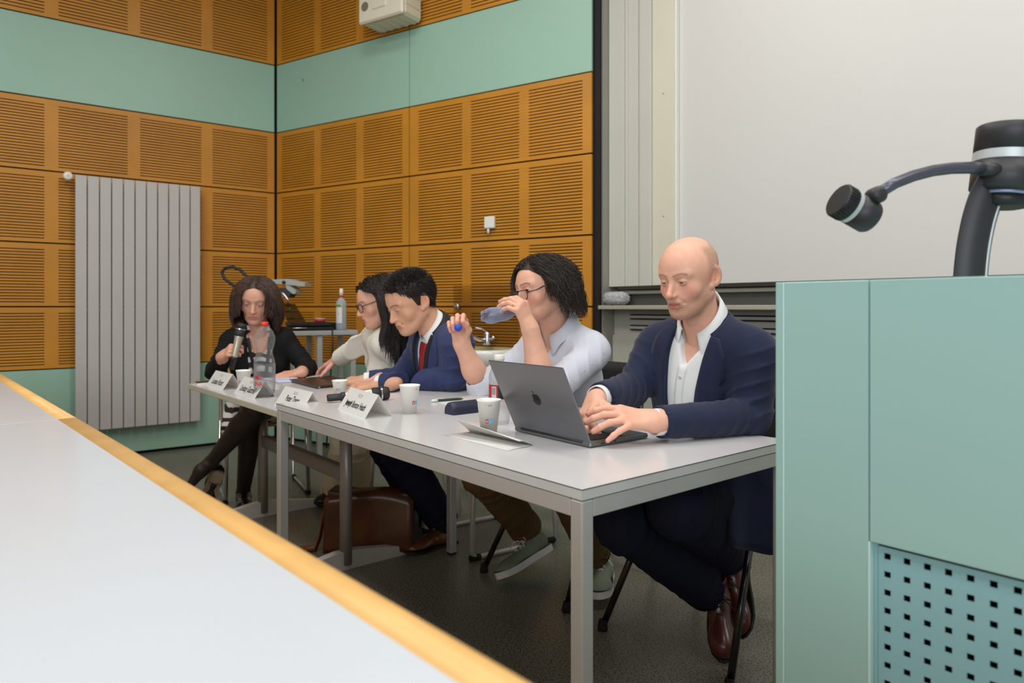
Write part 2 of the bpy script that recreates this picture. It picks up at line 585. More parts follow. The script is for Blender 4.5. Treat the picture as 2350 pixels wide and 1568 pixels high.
# loudspeaker high on the right wall
sp0 = CORNER + DR * 1.39 + NR * .142 + UP * 3.36
spk = thing('wall_loudspeaker', sp0, 'cream ribbed loudspeaker box high on the slotted wall', 'loudspeaker')
M_cream2 = mat('cream_plastic', (222, 214, 192), .5, noise=(6, .02))
sax = (DR, -NR, UP)
b = MB(); b.box(sp0, (.40, .20, .48), sax, .02)
for zz in (-.16, -.09, -.02, .05, .12):
    b.box(sp0 + DR * .2 + UP * zz, (.01, .17, .012), sax, .002)
for xx in (-.14, -.07, 0, .07, .14):
    b.box(sp0 - UP * .24 + DR * xx, (.02, .17, .008), sax, .002)
b.build('cabinet', M_cream2, spk)
fb = MB(); fb.box(sp0 + NR * .112 + DR * 0, (.41, .03, .49), sax, .012); fb.build('front_frame', M_cream2, spk)
for xx, zz in ((-.14, -.13), (.13, -.05), (-.14, .12), (.13, .16)):
    c = sp0 + NR * .1275 + DR * xx + UP * zz
    p = MB().lathe([(.034, 0), (.032, -.004), (.03, -.03), (0, -.032)], c, axes(DR, NR), 20); p.build('port', mat('port_dark', (120, 112, 96), .7, noise=(10, .05)), spk)
h = MB(); h.box(sp0 + NR * .128 + UP * .0 - DR * .005, (.13, .012, .34), sax, .01); h.build('horn_frame', M_cream2, spk)
hr = MB(); hr.grid([[sp0 + NR * (.136 - .02 * (1 - abs(u) ** 2)) + DR * (u * .055 - .005) + UP * (w * .15) for u in np.linspace(-1, 1, 9)] for w in np.linspace(-1, 1, 5)]); hr.build('horn', mat('horn_shade', (206, 196, 170), .6, noise=(8, .02)), spk)
MB().box(sp0 - NR * .115, (.1, .06, .2), sax).build('bracket', M_greyd, spk)
# wall socket with a plug
so = CORNER + DR * ((5.84 - 4.70) / .526) + NR * .045 + UP * 1.66
soc = thing('wall_sensor', so, 'small white square sensor box on the slotted wall', 'sensor')
M_white = mat('white_plastic', (236, 232, 222), .45, noise=(10, .015))
MB().box(so, (.078, .03, .08), sax, .006).build('housing', M_white, soc)
MB().tube([so - UP * .035 - DR * .012, so - UP * .072 - DR * .012], .0085, 10).build('probe', M_white, soc)

# glass splash panel, basin and tap on the right wall
M_glass = glassy('splash_glass', (222, 214, 176), .03, .03)
def RW(px, z, out):
    d = 5.84 * 2046 / (px + 1410)
    return CORNER + DR * ((5.84 - d) / .526) + NR * out + UP * z
spg = thing('splash_panel', RW(1150, .9, .06), 'clear glass splash panel on the slotted wall behind the basin', 'glass panel')
ga, gb = RW(1054, 0, .065), RW(1215, 0, .065)
MB().box((ga + gb) / 2 + UP * .995, (np.linalg.norm(gb - ga), .006, .5), sax).build('pane', M_glass, spg)
for q, zz in ((RW(1062, 1.10, .05), 0), (RW(1200, 1.10, .05), 0)):
    MB().lathe([(.008, -.025), (.008, .015), (.021, .017), (.022, .028), (.016, .032), (0, .033)], q, axes(DR, NR), 20).build('standoff', M_chrome, spg)
bs = RW(1140, .80, .22)
basin = thing('wash_basin', bs, 'white ceramic wash basin below the glass panel', 'basin')
M_cer = mat('ceramic', (238, 238, 232), .15, noise=(4, .01), coat=.3)
rows = []
for h_, sx, sy in ((.0, .02, .02), (-.10, .10, .08), (-.115, .16, .12), (-.06, .20, .165), (.02, .215, .18), (.03, .225, .19), (.028, .25, .215), (.005, .258, .222), (-.05, .25, .215), (-.13, .2, .17), (-.2, .12, .12), (-.21, .02, .02)):
    row = []
    for k in range(33):
        th = 2 * math.pi * k / 32
        cx, cy = math.cos(th), math.sin(th)
        cx = math.copysign(abs(cx) ** .6, cx); cy = math.copysign(abs(cy) ** .6, cy)
        row.append(bs + DR * cx * sx + NR * cy * sy + UP * h_)
    rows.append(row)
MB().grid(rows[1:]).build('bowl', M_cer, basin)
MB().lathe([(.025, 0), (.02, -.25), (.03, -.3)], bs - UP * .2, None, 14).build('drain_pipe', M_chrome, basin)
tap0 = RW(1135, .845, .09)
tap = thing('mixer_tap', tap0, 'chrome mixer tap with lever above the wash basin', 'tap')
MB().lathe([(.028, 0), (.026, .012), (.023, .02), (.024, .07), (.02, .085), (0, .09)], tap0 + UP * .0, None, 18).build('body', M_chrome, tap)
MB().tube([tap0 + UP * .03, tap0 + NR * .05 + UP * .035 - DR * .03, tap0 + NR * .13 + UP * .07 - DR * .055, tap0 + NR * .15 + UP * .068 - DR * .06, tap0 + NR * .152 + UP * .05 - DR * .06], [.014, .013, .012, .012, .011], 12).build('spout', M_chrome, tap)
MB().tube([tap0 + UP * .085, tap0 + UP * .105 - DR * .02 + NR * .03, tap0 + UP * .115 - DR * .05 + NR * .07], [.016, .012, .008], 10, flat=(UP, .6)).build('lever', M_chrome, tap)
MB().tube([tap0 + DR * .02 + UP * .03, tap0 + DR * .06 + UP * .055], [.009, .012], 10).build('side_handle', M_chrome, tap)

# ------------------------------------------------------------------ tables
def plan_box(mb, a0, a1, b0, b1, z0, z1, bevel=0.0):
    mb.box(TP((a0 + a1) / 2, (b0 + b1) / 2, (z0 + z1) / 2), (a1 - a0, b1 - b0, z1 - z0), (E1, E2, UP), bevel)
    return mb

ZT = .735
tb = thing('table', TP(.8, .4, 0), 'long white laminate table with square metal legs nearest the lectern', 'table')
plan_box(MB(), .0, 1.6, 0, .8, ZT - .022, ZT - .0018).build('edge_band', M_edge, tb)
plan_box(MB(), -.0006, 1.6006, -.0006, .8006, ZT - .0018, ZT - .0006).build('seam', M_seam, tb)
plan_box(MB(), .0012, 1.5988, .0012, .7988, ZT - .0012, ZT).build('tabletop', M_lam, tb)
plan_box(MB(), .004, 1.596, .004, .796, ZT - .0245, ZT - .022).build('shadow_gap', M_seam, tb)
for a0, a1, b0, b1 in ((.035, 1.565, .0015, .031), (.035, 1.565, .769, .7985), (.0015, .031, .035, .765), (1.569, 1.5985, .035, .765)):
    plan_box(MB(), a0, a1, b0, b1, ZT - .0605, ZT - .0245, .0015).build('rail', M_alu, tb)
for a0 in (.001, 1.565):
    for b0 in (.001, .765):
        lg = plan_box(MB(), a0, a0 + .034, b0, b0 + .034, .008, ZT - .0245, .003).build('leg', M_alu, tb)
        plan_box(MB(), a0 + .002, a0 + .032, b0 + .002, b0 + .032, 0, .009).build('foot_cap', M_rubber, lg)
# scuff marks on the leg nearest the camera
for a_, z_, r_ in ((1.577, .165, .006), (1.583, .148, .004), (1.575, .085, .005), (1.590, .150, .003)):
    MB().lathe([(0, .0004), (r_ * .6, .0003), (r_, 0)], TP(a_, .0008, z_), axes(E1, -E2), 9).build('scuff_mark', mat('scuff', (96, 88, 82), .7, noise=(200, .4)), tb)
MB().lathe([(0, .0004), (.0035, .0003), (.006, 0)], TP(1.5992, .022, .158), axes(E2, E1), 9).build('scuff_mark', mat('scuff', (96, 88, 82), .7), tb)

ZT2 = .70
tb2 = thing('table', TP(-.62, .36, 0), 'lower white table with column legs and crossbar behind the long table', 'table')
M_edge2 = mat('beige_edge', (188, 182, 160), .45, noise=(9, .04))
plan_box(MB(), -1.255, -.004, .02, .725, ZT2 - .026, ZT2 - .001, .002).build('edge_band', M_edge2, tb2)
plan_box(MB(), -1.254, -.005, .021, .724, ZT2 - .001, ZT2).build('tabletop', M_lam, tb2)
M_col = mat('column_grey', (158, 152, 146), .4, metal=.3, noise=(9, .03))
for a0 in (-1.085, -.127):
    c = MB(); c.tube([TP(a0, .345, .02), TP(a0, .345, ZT2 - .026)], .032, 20, flat=(E2, .75)); c.build('leg', M_col, tb2)
    f = MB()
    f.prism([TP(a0 - .02, b_, z_) for b_, z_ in ((.02, 0.0), (.02, .03), (.30, .075), (.39, .075), (.67, .03), (.67, 0.0))], E1 * .04)
    f.build('foot_bar', mat('foot_white', (206, 202, 196), .4, noise=(9, .03)), tb2)
plan_box(MB(), -1.055, -.157, .325, .365, .365, .425, .004).build('crossbar', mat('crossbar_grey', (122, 112, 106), .5, noise=(9, .05)), tb2)
plan_box(MB(), -1.15, -.06, .30, .39, ZT2 - .05, ZT2 - .026).build('support_beam', M_col, tb2)

# foreground desk of the first row: two joined lengths with a wooden lip
DD = unit(V(.6675, -.7446, 0)); DN = V(-DD[1], DD[0], 0)      # DN points to the panel tables
ZD = .80
D0 = V(0, .5706, 0)
sJ = -np.dot(V(1.155, -1.866 + .5706, 0), DD)
M_desk = mat('desk_laminate', (202, 207, 213), .2, noise=(2.5, .01), spec=.5)
for nm, s0, s1, lab in (('a', sJ + .0008, 1.3, 'nearest white lecture desk with rounded wooden lip in the foreground'), ('b', sJ - 2.6, sJ - .0008, 'farther length of the white lecture desk at the left edge')):
    dk = thing('lecture_desk', D0 + DD * (s0 + s1) / 2 - DN * .25 + V(0, 0, 0), lab, 'desk')
    c = D0 + DD * (s0 + s1) / 2
    MB().box(c - DN * .3165 + UP * (ZD - .014), (s1 - s0, .54, .028), (DD, DN, UP), .0008).build('desktop', M_desk, dk)
    prof = [(-.0465, -.028), (-.0465, .0005), (-.012, .001), (-.004, -.001), (0, -.007), (.001, -.014), (0, -.022), (-.005, -.028)]
    MB().prism([D0 + DD * s0 + DN * u + UP * (ZD + w) for u, w in prof], DD * (s1 - s0), True).build('wood_lip', mat('lip_wood', (224, 176, 106), .42, noise=(14, .10), wave=(3, .05)), dk)
    MB().box(c - DN * .06 + UP * .395, (s1 - s0 - .04, .02, .74), (DD, DN, UP)).build('front_panel', M_beech, dk)
    for se in (s0 + .05, s1 - .05):
        MB().box(D0 + DD * se - DN * .32 + UP * .385, (.04, .44, .77), (DD, DN, UP)).build('support', M_alu, dk)

# ------------------------------------------------------------------ lectern on the right
L0 = V(.507, 1.3, 0)
M_pod = mat('mint_lacquer', (156, 192, 184), .38, noise=(1.5, .02), spec=.5)
M_podp = mat('mint_perforated', (140, 184, 188), .4, noise=(1.5, .02))
lax = (E1, E2, UP)
lc = thing('lectern', L0 + E1 * .5 + E2 * .3, 'mint green lectern with perforated lower front panel', 'lectern')
def LB(s0, s1, b0, b1, z0, z1, bev=0.0):
    return MB().box(L0 + E1 * (s0 + s1) / 2 + E2 * (b0 + b1) / 2 + UP * (z0 + z1) / 2, (s1 - s0, b1 - b0, z1 - z0), lax, bev)
LZ = 1.1413
LB(-.0172, -.0012, .0005, .6, 0, LZ, .0012).build('side_panel', M_pod, lc)
LB(0, .1525, 0, .018, 0, LZ, .0016).build('stile', M_pod, lc)
M_podhi = mat('mint_edge_highlight', (206, 234, 226), .35, noise=(5, .01))  # pale tone puts the light caught by the lectern edges into the colour
LB(-.0016, .0008, -.0012, .006, 0, LZ - .0005, .0004).build('edge_band', M_podhi, lc)  # added strip: painted highlight along the left bevel
LB(.1524, .1556, -.0006, .0118, 0, .6970, .0004).build('edge_band', M_podhi, lc)  # added strip: painted bright line on the lit edge of the recess
LB(.1545, 1.0, 0, .018, .6975, LZ, .0012).build('front_panel', M_pod, lc)
LB(1.0, 1.018, 0, .6, 0, LZ, .001).build('side_panel', M_pod, lc)
LB(0, 1.0, .02, .6, LZ - .02, LZ - .001).build('top_board', M_pod, lc)
LB(.02, .99, .55, .57, .02, LZ - .03).build('back_panel', M_pod, lc)
LB(.02, .99, .075, .08, .0, .69).build('inner_dark_sheet', mat('unlit_inner_black', (10, 10, 12), .9, noise=(5, .05)), lc)  # black sheet painted as the unlit inside seen through the openings
# perforated plate with real square openings
pf = MB()
pt, hs = .0305, .0105
s_start, z_start = .1785 - pt / 2, .676 + pt / 2
nc, nr = 26, 21
vs, idx = [], {}
def pv_(i, j, w):
    key = (i, j, w)
    if key not in idx:
        ci, ri = divmod(i, 3); cj, rj = divmod(j, 3)
        s_ = s_start + ci * pt + (0, pt / 2 - hs / 2, pt / 2 + hs / 2)[ri]
        z_ = z_start - cj * pt - (0, pt / 2 - hs / 2, pt / 2 + hs / 2)[rj]
        idx[key] = len(vs); vs.append(L0 + E1 * s_ + E2 * (.012 + w * .003) + UP * z_)
    return idx[key]
fs = []
for i in range(nc * 3):
    for j in range(nr * 3):
        if i % 3 == 1 and j % 3 == 1:
            a = [pv_(i, j, 0), pv_(i + 1, j, 0), pv_(i + 1, j + 1, 0), pv_(i, j + 1, 0)]
            q = [pv_(i, j, 1), pv_(i + 1, j, 1), pv_(i + 1, j + 1, 1), pv_(i, j + 1, 1)]
            for k in range(4):
                fs.append((a[k], a[(k + 1) % 4], q[(k + 1) % 4], q[k]))
        else:
            fs.append((pv_(i, j, 0), pv_(i, j + 1, 0), pv_(i + 1, j + 1, 0), pv_(i + 1, j, 0)))
pf.add(vs, fs)
pf.box(L0 + E1 * .1585 + E2 * .0135 + UP * .346, (.0105, .003, .70), lax)
pf.build('perforated_panel', M_podp, lc)

# document camera on the lectern
Yv = 1.36
dc = thing('document_camera', W(2225, 641, Yv), 'black document camera with curved column and lamp arm on the lectern', 'document camera')
M_dcb = mat('soft_black', (44, 43, 45), .45, noise=(30, .05), spec=.5)
M_dcg = mat('gunmetal', (92, 92, 104), .3, metal=.5, noise=(20, .03))
M_silver = mat('matt_silver', (196, 200, 200), .4, metal=.3, noise=(20, .02))
back = unit(V(.2, 1, 0))
cp0 = np.array([(2222, 642), (2224, 610), (2230, 560), (2242, 500), (2258, 450), (2276, 412), (2296, 385)], float)
yy = np.linspace(642, 385, 22)
cp = [(float(np.interp(-y, -cp0[:, 1], cp0[:, 0])), float(y)) for y in yy]
for _ in range(3):
    cp = [cp[0]] + [((cp[i - 1][0] + 2 * cp[i][0] + cp[i + 1][0]) / 4, cp[i][1]) for i in range(1, len(cp) - 1)] + [cp[-1]]
wd = list(np.interp(yy, [385, 412, 450, 642], [.025, .028, .0305, .031]))
L, R = [], []
for i, (x, y) in enumerate(cp):
    p = W(x, y, Yv)
    q0, q1 = W(*cp[max(0, i - 1)], Yv), W(*cp[min(len(cp) - 1, i + 1)], Yv)
    t = unit(q1 - q0)
    nrm = unit(np.cross(V(0, 1, 0), t))
    L.append(p - nrm * wd[i]); R.append(p + nrm * wd[i])
dv = V(.036, .042, 0)
rows = [[L[i] + dv, L[i] + dv * .1, lerp(L[i], R[i], .06), lerp(L[i], R[i], .94), R[i] + V(.006, .005, 0), R[i] + dv, L[i] + dv] for i in range(len(cp))]
cm = MB(); cm.grid(rows, smooth=True); cm.build('column', M_dcb, dc)
MB().tube([r[4] for r in rows], .0028, 8).build('column_edge', M_silver, dc)
hc = W(2312, 380, Yv + .02)
hax = axes(V(1, -.05, -.12))
hd = MB().lathe([(0, .0752), (.0588, .0750), (.0605, .0730), (.0605, .06), (.0605, .022)], hc, hax, 40); hd.build('camera_head', M_dcb, dc)
MB().lathe([(.0608, .022), (.0608, .004)], hc, hax, 40, cap=False).build('silver_ring', M_silver, dc)
MB().lathe([(.0605, .004), (.0605, -.05), (.052, -.056), (0, -.056)], hc, hax, 40).build('lower_housing', M_dcb, dc)
MB().lathe([(.048, -.055), (.047, -.062)], hc, hax, 32).build('lens_ring', mat('lens_ring', (150, 156, 190), .3, metal=.4, noise=(10, .03)), dc)
MB().lathe([(.044, -.06), (.04, -.082), (.03, -.085), (.0, -.086)], hc, hax, 32).build('lens_hood', M_black, dc)
jt = W(2306, 392, Yv - .008)
MB().box(jt, (.046, .03, .034), axes(V(1, 0, .12), UP), .008).build('joint_block', M_dcb, dc)
MB().lathe([(.016, -.012), (.016, .004), (0, .005)], W(2326, 400, Yv - .02), axes(V(1, 0, 0), V(.35, -1, 0)), 20).build('joint_knob', M_dcg, dc)
ap = [(2262, 388), (2225, 385), (2185, 386), (2140, 392), (2095, 404), (2055, 420), (2020, 441)]
arm = [W(x, y, Yv - .01 - .012 * i) for i, (x, y) in enumerate(ap)]
MB().tube(arm, [.0115, .0115, .0112, .011, .0108, .0105, .0105], 14).build('lamp_arm', M_dcg, dc)
MB().tube([W(2300, 392, Yv - .012), W(2250, 388, Yv - .01)], .014, 14).build('arm_socket', M_dcb, dc)
je = W(2010, 449, Yv - .085)
MB().lathe([(.014, -.016), (.0155, -.012), (.0155, .012), (.012, .018), (.007, .020), (0, .02)], je, axes(V(1, 0, .3), V(-.15, -1, 0)), 20).build('lamp_joint', M_dcb, dc)
lcn = W(1963, 481, Yv - .075)
ldir = unit(W(1922, 458, Yv - .085) - W(1985, 494, Yv - .075))
lax2 = axes(np.cross(ldir, UP), ldir)
MB().tube([je, lcn + ldir * -.012], .012, 10).build('lamp_neck', M_dcb, dc)
MB().lathe([(0, -.036), (.028, -.036), (.031, -.031), (.031, .008)], lcn, lax2, 32).build('lamp_body', M_dcb, dc)
MB().lathe([(.0313, .008), (.0313, .016)], lcn, lax2, 32, cap=False).build('lamp_band', M_silver, dc)
rib = MB(); rib.lathe([(.0305, .016), (.0315, .018), (.0315, .038), (.030, .040)], lcn, lax2, 32)
for k in range(32):
    th = 2 * math.pi * k / 32
    d = lax2[0] * math.cos(th) + lax2[1] * math.sin(th)
    rib.box(lcn + d * .0315 + ldir * .028, (.0022, .0022, .018), axes(np.cross(ldir, d), ldir))
rib.build('focus_ring', M_black, dc)
# ------------------------------------------------------------------ implicit surfaces for figures
f4 = np.float32

def smin(a, b, k):
    if k <= 1e-6:
        return np.minimum(a, b)
    h = np.clip(.5 + .5 * (b - a) / k, 0, 1)
    return b + (a - b) * h - k * h * (1 - h)

class Sdf:
    def __init__(self):
        self.ops = []

    def add(self, fn, lo, hi, k, op):
        self.ops.append((fn, np.asarray(lo, float), np.asarray(hi, float), k, op))
        return self

    def rc(self, a, b, ra, rb=None, k=.01, op='u', capb=False, capa=False, sq=None, wr=None):
        """tapered capsule; sq=(axis, factor) flattens it; wr=(amp, freq, seed) adds cloth folds across it"""
        rb = ra if rb is None else rb
        a = np.asarray(a, float); b = np.asarray(b, float)
        ab = b - a; L2 = float(ab @ ab) + 1e-12; L = math.sqrt(L2); u = ab / L
        sqa = None if sq is None else (unit(sq[0]), sq[1])
        if wr:
            ref = V(0, 0, 1) if abs(u[2]) < .8 else V(1, 0, 0)
            n1 = unit(np.cross(u, ref)); n2 = np.cross(u, n1)
        def fn(P):
            q = P - a
            if sqa is not None:
                q = q + (q @ sqa[0])[..., None] * sqa[0] * (1 / sqa[1] - 1)
            t = np.clip((q @ ab) / L2, 0, 1)
            v = q - t[..., None] * ab
            d = np.sqrt((v * v).sum(-1)) - (ra + (rb - ra) * t)
            if sqa is not None:
                d = d * sqa[1] ** .5
            if wr:
                amp, fr, sd = wr[:3]
                s = q @ u; c1 = q @ n1; c2 = q @ n2
                ph = fr * (s + .55 * c1 - .35 * c2) + 1.9 * np.sin(c1 * 23 + sd) + 1.6 * np.sin(c2 * 17 + 2.3 * sd) + 1.3 * np.sin(s * 19 + sd * 3)
                w = 1 - np.abs(np.sin(ph * .5))
                w2 = np.sin(fr * .31 * (s - .6 * c2) + 1.8 * np.sin(c1 * 15 + sd * 1.7) + sd)
                if len(wr) > 3:
                    en = (.25 + .75 * np.exp(-(s / .09) ** 2)) * np.clip((L - .012 - s) / .05, 0, 1)
                else:
                    en = .30 + .70 * np.exp(-((s - L) / .08) ** 2) + .35 * np.exp(-(s / .07) ** 2)
                d = d - amp * en * (1.5 * w * w - .5 + .55 * w2)
            if capb:
                d = np.maximum(d, (P - b) @ u)
            if capa:
                d = np.maximum(d, -((P - a) @ u))
            return d
        R = max(ra, rb) + (wr[0] * 1.5 if wr else 0)
        return self.add(fn, np.minimum(a, b) - R, np.maximum(a, b) + R, k, op)

    def chain(self, pts, rs, k=.005, op='u', **kw):
        for i in range(len(pts) - 1):
            self.rc(pts[i], pts[i + 1], rs[i], rs[i + 1], k, op, **kw)
        return self

    def ell(self, c, r, k=.01, op='u', R=None):
        c = np.asarray(c, float); r = np.asarray(r, float)
        Rm = np.eye(3) if R is None else np.asarray(R, float)     # columns = local axes
        def fn(P):
            q = (P - c) @ Rm
            k0 = np.sqrt(((q / r) ** 2).sum(-1)); k1 = np.sqrt(((q / r ** 2) ** 2).sum(-1)) + 1e-9
            return k0 * (k0 - 1) / k1
        ext = np.sqrt(((Rm * r) ** 2).sum(1))
        return self.add(fn, c - ext, c + ext, k, op)

    def sym(self, what, *args, **kw):
        m = V(-1, 1, 1)
        if what == 'ell':
            c, r = args
            R = kw.pop('R', None)
            self.ell(c, r, R=R, **kw)
            self.ell(np.asarray(c) * m, r, R=None if R is None else np.diag(m) @ np.asarray(R) @ np.diag(m), **kw)
        else:
            a, b = args[:2]
            self.rc(a, b, *args[2:], **kw)
            self.rc(np.asarray(a) * m, np.asarray(b) * m, *args[2:], **kw)
        return self

    def ev(self, P):
        P = np.asarray(P, float)
        D = np.full(P.shape[:-1], 1.0)
        for fn, lo, hi, k, op in self.ops:
            D = self._mix(D, fn(P), k, op)
        return D

    @staticmethod
    def _mix(D, d, k, op):
        if op == 'u':
            return smin(D, d, k)
        if op == 's':
            return -smin(-D, d, k)
        if op == 'i':
            return -smin(-D, -d, k)
        return D + d

    def grad(self, P, e=.0015):
        T = np.array([[1, 1, 1], [1, -1, -1], [-1, 1, -1], [-1, -1, 1]], float)
        Q = P[..., None, :] + T * e
        g = (self.ev(Q)[..., None] * T).sum(-2)
        return g / (np.linalg.norm(g, axis=-1, keepdims=True) + 1e-9)

    def mesh(self, h):
        us = [o for o in self.ops if o[4] == 'u']
        lo = np.min([o[1] for o in us], 0) - 3 * h - .004
        hi = np.max([o[2] for o in us], 0) + 3 * h + .004
        n = np.ceil((hi - lo) / h).astype(int) + 1
        A = np.full(n, 1.0, f4)
        km = max(o[3] for o in self.ops)
        for fn, l, u, k, op in self.ops:
            m = (km if op == 'u' else k) + 3 * h
            i0 = np.clip(np.floor((l - m - lo) / h).astype(int), 0, n)
            i1 = np.clip(np.ceil((u + m - lo) / h).astype(int) + 1, 0, n)
            if np.any(i1 <= i0):
                continue
            g = np.meshgrid(*[lo[i] + h * np.arange(i0[i], i1[i]) for i in range(3)], indexing='ij')
            P = np.stack(g, -1)
            sl = tuple(slice(i0[i], i1[i]) for i in range(3))
            A[sl] = self._mix(A[sl].astype(float), fn(P), k, op)
        return nets(A, lo, h)

def nets(A, lo, h):
    S = A < 0
    c = np.zeros(np.array(A.shape) - 1, np.int8)
    offs = [(i, j, k) for i in (0, 1) for j in (0, 1) for k in (0, 1)]
    for i, j, k in offs:
        c += S[i:i + c.shape[0], j:j + c.shape[1], k:k + c.shape[2]]
    act = (c > 0) & (c < 8)
    idx = np.argwhere(act)
    vals = np.stack([A[idx[:, 0] + i, idx[:, 1] + j, idx[:, 2] + k] for i, j, k in offs], 1)
    acc = np.zeros((len(idx), 3)); cnt = np.zeros(len(idx))
    for a in range(8):
        for b in range(a + 1, 8):
            d = np.array(offs[b]) - np.array(offs[a])
            if np.abs(d).sum() != 1:
                continue
            va, vb = vals[:, a], vals[:, b]
            m = (va < 0) != (vb < 0)
            t = np.where(m, va / np.where(m, va - vb, 1), 0)
            acc += np.where(m[:, None], np.array(offs[a]) + t[:, None] * d, 0)
            cnt += m
    verts = lo + (idx + acc / cnt[:, None]) * h
    ids = -np.ones(act.shape, int); ids[act] = np.arange(len(idx))
    faces = []
    for ax in range(3):
        o1, o2 = (ax + 1) % 3, (ax + 2) % 3
        sa = [slice(None)] * 3; sb = [slice(None)] * 3
        sa[ax] = slice(0, -1); sb[ax] = slice(1, None)
        ch = S[tuple(sa)] != S[tuple(sb)]
        e = np.argwhere(ch)
        if not len(e):
            continue
        ok = (e[:, o1] > 0) & (e[:, o2] > 0) & (e[:, o1] < A.shape[o1] - 1) & (e[:, o2] < A.shape[o2] - 1)
        e = e[ok]
        inside = S[e[:, 0], e[:, 1], e[:, 2]]
        q = []
        for d1, d2 in ((-1, -1), (0, -1), (0, 0), (-1, 0)):
            w = e.copy(); w[:, o1] += d1; w[:, o2] += d2
            q.append(ids[w[:, 0], w[:, 1], w[:, 2]])
        q = np.stack(q, 1)
        q[~inside] = q[~inside][:, ::-1]
        faces.append(q)
    return verts, np.vstack(faces)

def arr_mesh(name, verts, quads, col=None, smooth=True):
    me = bpy.data.meshes.new(name)
    nv, nf = len(verts), len(quads)
    k = quads.shape[1]
    me.vertices.add(nv); me.vertices.foreach_set('co', np.asarray(verts, f4).ravel())
    me.loops.add(nf * k); me.loops.foreach_set('vertex_index', np.asarray(quads, np.int32).ravel())
    me.polygons.add(nf)
    me.polygons.foreach_set('loop_start', np.arange(0, nf * k, k, dtype=np.int32))
    me.polygons.foreach_set('use_smooth', np.full(nf, smooth))
    me.update(calc_edges=True)
    if col is not None:
        ca = me.color_attributes.new('Col', 'FLOAT_COLOR', 'POINT')
        c4 = np.ones((nv, 4), f4); c4[:, :3] = col
        ca.data.foreach_set('color', c4.ravel())
    return me

def arr_obj(name, verts, quads, m, parent=None, col=None, **tags):
    me = arr_mesh(name, verts, quads, col)
    me.materials.append(m)
    return link(name, me, parent, **tags)

def join(parts):
    vs, qs, cs, o = [], [], [], 0
    for v, q, c in parts:
        vs.append(v); qs.append(q + o); cs.append(c); o += len(v)
    return np.vstack(vs), np.vstack(qs), np.vstack(cs)

def strands(P, r0, r1, nseg=3):
    """P (N, S, 3) polylines -> tapered three-sided tubes"""
    N, S_, _ = P.shape
    T = np.gradient(P, axis=1); T /= np.linalg.norm(T, axis=-1, keepdims=True) + 1e-9
    ref = np.broadcast_to(V(.3, .2, .93), T.shape)
    a = np.cross(T, ref); a /= np.linalg.norm(a, axis=-1, keepdims=True) + 1e-9
    b = np.cross(T, a)
    s = np.linspace(0, 1, S_)
    rad = (r0 * (1 - s ** 3) + r1 * s ** 3) * np.minimum(1, .35 + 4 * s)
    rings = [P + rad[None, :, None] * (a * math.cos(2 * math.pi * k / nseg) + b * math.sin(2 * math.pi * k / nseg)) for k in range(nseg)]
    Vv = np.stack(rings, 2).reshape(-1, 3)
    base = (np.arange(N)[:, None] * S_ + np.arange(S_ - 1)[None, :]) * nseg
    q = []
    for k in range(nseg):
        k2 = (k + 1) % nseg
        q.append(np.stack([base + k, base + k2, base + nseg + k2, base + nseg + k], -1).reshape(-1, 4))
    return Vv, np.vstack(q), S_ * nseg

# ------------------------------------------------------------------ materials of people
M_skin = mat('skin', (225, 170, 145), .48, attr='Col', noise=(60, .05), bump=(350, .12), spec=.35, sss=.08)
M_hair = mat('hair', (40, 30, 24), .42, attr='Col', noise=(90, .15), spec=.5)
M_eyew = mat('eye_white', (226, 220, 212), .2, noise=(30, .02))
M_iris = mat('iris_brown', (74, 52, 36), .15, noise=(300, .2))
M_irisg = mat('iris_grey', (104, 108, 96), .15, noise=(300, .2))
M_pupil = mat('pupil', (12, 10, 10), .1)

